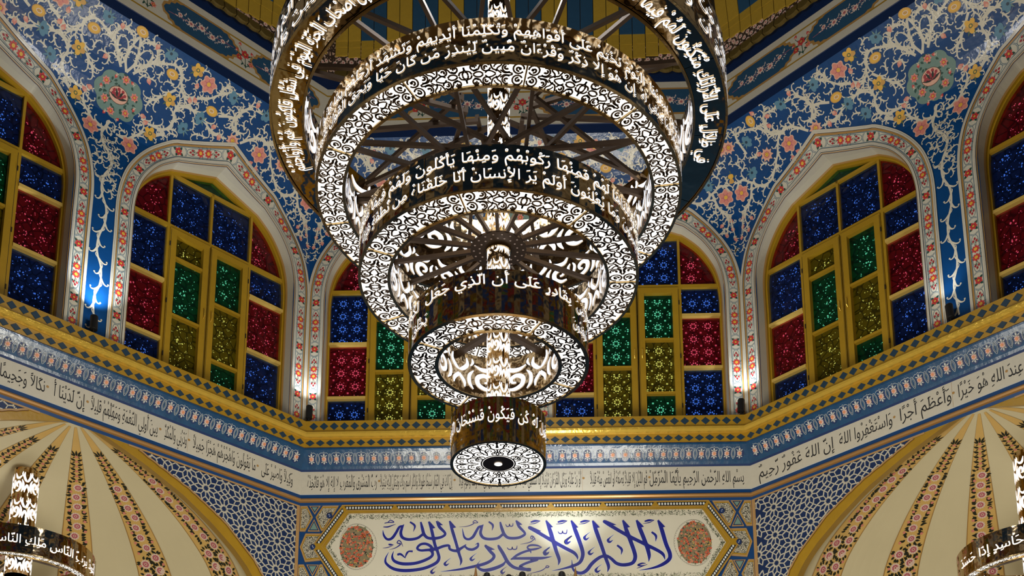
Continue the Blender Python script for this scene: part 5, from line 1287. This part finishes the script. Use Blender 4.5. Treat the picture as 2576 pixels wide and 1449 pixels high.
main = chandelier('tiered_chandelier', CX, CY, 2.99, [
 dict(R=.245, ri=0, z=2.993, h=.24, n=6, joints=3, lines=[('كُن فَيَكُونُ فَسُبْحَانَ', 3.11, .088, MID - .98, MID + .70), ('يَقُولَ لَهُ', 3.11, .088, MID + .80, MID + 1.5), ('الَّذِي بِيَدِهِ مَلَكُوتُ كُلِّ شَيْءٍ وَإِلَيْهِ', 3.11, .088, MID + 1.7, MID + 5.2)]),
 dict(R=.472, ri=.315, z=3.55, h=.24, n=4, a0=radians(-105 + 45), joints=5, spokes=4, hub=.05, bw=.016, e=.016,
      lines=[('بِقَادِرٍ عَلَى أَن الَّذِي جَعَلَ', 3.71, .080, MID - .85, MID + .92), ('لَكُمْ', 3.71, .08, MID - 1.25, MID - .98), ('وَالْأَرْضَ', 3.71, .08, MID + 1.02, MID + 1.45), ('يَخْلُقَ', 3.60, .08, MID - 1.15, MID - .82), ('تُوقِدُونَ', 3.60, .08, MID + .95, MID + 1.3), ('أَوَلَيْسَ الَّذِي خَلَقَ السَّمَاوَاتِ', 3.65, .09, MID + 1.7, MID + 4.6)]),
 dict(R=.741, ri=.575, z=4.033, h=.24, n=7, a0=radians(-90 - 13), joints=8, spokes=18, hub=.145, plate=.15, bw=.009,
      lines=[('وَذَلَّلْنَاهَا لَهُمْ فَمِنْهَا رَكُوبُهُمْ وَمِنْهَا يَأْكُلُونَ وَلَهُمْ فِيهَا مَنَافِعُ', 4.185, .082, MID - 1.30, MID + 1.25), ('وَمَا يُعْلِنُونَ أَوَلَمْ يَرَ الْإِنسَانُ أَنَّا خَلَقْنَاهُ مِن نُّطْفَةٍ فَإِذَا', 4.085, .082, MID - 1.18, MID + .98), ('مَا يُسِرُّونَ', 4.085, .082, MID + 1.03, MID + 1.45),
             ('هُوَ خَصِيمٌ مُّبِينٌ وَضَرَبَ لَنَا مَثَلًا وَنَسِيَ خَلْقَهُ', 4.085, .082, MID + 1.6, MID + 4.8), ('وَمَشَارِبُ أَفَلَا يَشْكُرُونَ وَاتَّخَذُوا مِن دُونِ اللهِ آلِهَةً', 4.185, .082, MID + 1.4, MID + 4.9)]),
 dict(R=.98, ri=.825, z=4.521, h=.24, n=10, a0=radians(-90 + 10), joints=10, spokes=12, hub=.16, skew=.85, bw=.010,
      lines=[('الْيَوْمَ نَخْتِمُ عَلَى أَفْوَاهِهِمْ وَتُكَلِّمُنَا أَيْدِيهِمْ وَتَشْهَدُ أَرْجُلُهُم بِمَا كَانُوا', 4.665, .078, MID - 1.12, MID + .85), ('إِنْ هُوَ إِلا ذِكْرٌ وَقُرْءَانٌ مُّبِينٌ لِّيُنذِرَ مَن كَانَ حَيًّا وَيَحِقَّ الْقَوْلُ عَلَى', 4.575, .078, MID - 1.16, MID + .78), ('وَمَا عَلَّمْنَاهُ الشِّعْرَ وَمَا يَنبَغِي لَهُ', 4.575, .078, MID + .82, MID + 1.55), ('الَّتِي كُنتُمْ تُوعَدُونَ اصْلَوْهَا', 4.665, .078, MID + .9, MID + 1.6),
             ('الْكَافِرِينَ أَوَلَمْ يَرَوْا أَنَّا خَلَقْنَا لَهُم مِّمَّا عَمِلَتْ أَيْدِينَا', 4.575, .078, MID + 1.7, MID + 5.0), ('يَكْسِبُونَ وَلَوْ نَشَاءُ لَطَمَسْنَا عَلَى أَعْيُنِهِمْ', 4.665, .078, MID + 1.7, MID + 5.0)]),
 dict(R=1.235, ri=1.055, z=4.925, h=.30, n=14, under='bronze_mirror', joints=12, spokes=14, hub=.2, skew=.7, bw=.011, e=.008,
      under_text=[('إِنَّ أَصْحَابَ الْجَنَّةِ الْيَوْمَ فِي شُغُلٍ فَاكِهُونَ هُمْ وَأَزْوَاجُهُمْ', MID - 1.75, MID - .55), ('فِي ظِلَالٍ عَلَى الْأَرَائِكِ مُتَّكِئُونَ لَهُمْ فِيهَا فَاكِهَةٌ', MID + .5, MID + 1.75), ('وَامْتَازُوا الْيَوْمَ أَيُّهَا الْمُجْرِمُونَ', MID - .5, MID + .45)],
      lines=[('سَلَامٌ قَوْلًا مِّن رَّبٍّ رَّحِيمٍ وَامْتَازُوا الْيَوْمَ أَيُّهَا الْمُجْرِمُونَ أَلَمْ أَعْهَدْ إِلَيْكُمْ', 5.10, .085, MID - 1.6, MID + 1.6), ('يَا بَنِي آدَمَ أَن لَّا تَعْبُدُوا الشَّيْطَانَ إِنَّهُ لَكُمْ عَدُوٌّ مُّبِينٌ وَأَنِ اعْبُدُونِي', 4.98, .085, MID - 1.6, MID + 1.6)]),
], 'huge five-tiered bronze chandelier with pierced rings, hung in the middle of the picture', col=(.058, 3.0, 8.6))
def small(k, s, off, label, texts, z):
    x, y, _ = P(k, s, off, 0)
    c = chandelier('ring_chandelier', x, y, z, [dict(R=.585, ri=.50, z=z, h=.225, n=6, a0=.3, joints=8, spokes=4, hub=.05, bw=.014, e=.008, lines=texts)], label, col=(.098, z + .02, 4.71))
    return c
am = lambda k, s, off: atan2(-P(k, s, off, 0)[1], -P(k, s, off, 0)[0])
A0 = am(-1, -.1, .84); A1 = am(1, .1, .74)
ZL = 3.85
small(-1, -.1, .84, 'bronze ring chandelier cut by the left edge, under the left ribbed half-dome', [('أَعُوذُ بِرَبِّ النَّاسِ مَلِكِ النَّاسِ', ZL, .105, A0 - .35, A0 + 1.35), ('إِلهِ النَّاسِ مِن شَرِّ الْوَسْوَاسِ', ZL, .105, A0 - 2.2, A0 - .45)], 3.775)
ZL = 3.735
small(1, .1, .74, 'bronze ring chandelier cut by the right edge, under the right ribbed half-dome', [('وَمِن شَرِّ حَاسِدٍ إِذَا حَسَدَ', ZL, .105, A1 - 1.15, A1 + .5), ('النَّفَّاثَاتِ فِي الْعُقَدِ', ZL, .105, A1 + .6, A1 + 2.2)], 3.66)

# ================================================================== SPOTLIGHTS ON THE LEDGE
def spot(k, s, tilt, label, power):
    e = .085; base = P(k, s, -e, 5.56)
    root = empty('ledge_spotlight', base, label=label, category='spotlight', group='spotlights on the gold ledge')
    b = MB(); b.box(lambda u, v, w: P(k, s + u, -e + v, 5.56 + w), -.022, .022, -.02, .02, 0, .012, 'black_housing'); b.build('foot', root)
    ax = np.array(P(k, s + tilt * .05, -e + .02, 5.56 + .20)) - np.array(P(k, s, -e, 5.56 + .045)); ax /= np.linalg.norm(ax)
    c0 = np.array(P(k, s, -e, 5.56 + .045)); b = MB(); b.tube([P(k, s, -e, 5.57), tuple(c0 + ax * .02)], .006, 'black_housing', 8); b.build('bracket', root)
    b = MB(); b.tube([tuple(c0), tuple(c0 + ax * .004), tuple(c0 + ax * .125), tuple(c0 + ax * .13)], [.022, .031, .031, .028], 'black_housing', 20)
    h = b.build('housing', root, smooth=False)
    c1 = c0 + ax * .1305; a = np.cross(ax, (0, 0, 1)); a /= np.linalg.norm(a); q = np.cross(ax, a)
    b = MB(); b.face([tuple(c1 + .024 * (cos(t) * a + sin(t) * q)) for t in np.linspace(0, 2 * pi, 17)[:-1]], 'lens_glow'); b.build('lens', h)
    tgt = P(k, s + tilt * .3, .0, 6.55); src_ = P(k, s + tilt * .08, -e - .07, 5.56 + .19)
    l = lamp('spotlight_beam', 'SPOT', src_, tgt, power, (.84, .92, 1.0), .02, 95, .9); 
    return root
spot(-1, -.035, .1, 'black ledge spotlight between the two left windows, against bright blue paint', 42)
spot(0, -1.925, .0, 'black ledge spotlight in the left corner of the far wall', 14)
spot(0, 1.915, .25, 'black ledge spotlight in the right corner of the far wall, tilted right', 17)
spot(1, -.03, -.35, 'thick black ledge spotlight between the two right windows', 6)
# ================================================================== LAMP STAND BELOW THE INSCRIPTION (only its tips show)
def headlamp(s, off, zt, label):
    x, y, z = P(0, s, off, zt); root = empty('cylinder_lamp', (x, y, 0), label=label, category='lamp', group='black lamp heads at the lower edge')
    b = MB(); b.tube([(x, y, z - .22), (x, y, z - .03), (x, y, z - .012), (x, y, z - .003), (x, y, z)], [.028, .028, .024, .014, .003], 'black_housing', 20); b.build('lamp_head', root)
    b = MB(); b.tube([(x, y, 0), (x, y, z - .22)], .012, 'black_housing', 10); b.build('stand', root)
for s, zt, lb in ((-.29, 3.781, 'leftmost of the four black lamp heads at the bottom edge'), (-.117, 3.762, 'second and lowest black lamp head from the left at the bottom edge'), (-.01, 3.784, 'third black lamp head from the left at the bottom edge'), (.301, 3.783, 'rightmost of the four black lamp heads, beside the spear tip')):
    headlamp(s, -.9, zt, lb)
for s, zt, lb in ((-.379, 3.839, 'pointed wooden spear tip left of the black lamp heads'), (.409, 3.826, 'pointed wooden spear tip right of the black lamp heads')):
    x, y, z = P(0, s, -.9, zt); b = MB(); b.tube([(x, y, 0), (x, y, z - .3), (x, y, z - .14), (x, y, z - .05), (x, y, z)], [.016, .016, .022, .009, .001], 'wood_spear', 12)
    o = b.build('wooden_finial', None, None, True, (x, y, 0)); o['label'] = lb; o['category'] = 'finial'; o['group'] = 'wooden finials at the lower edge'
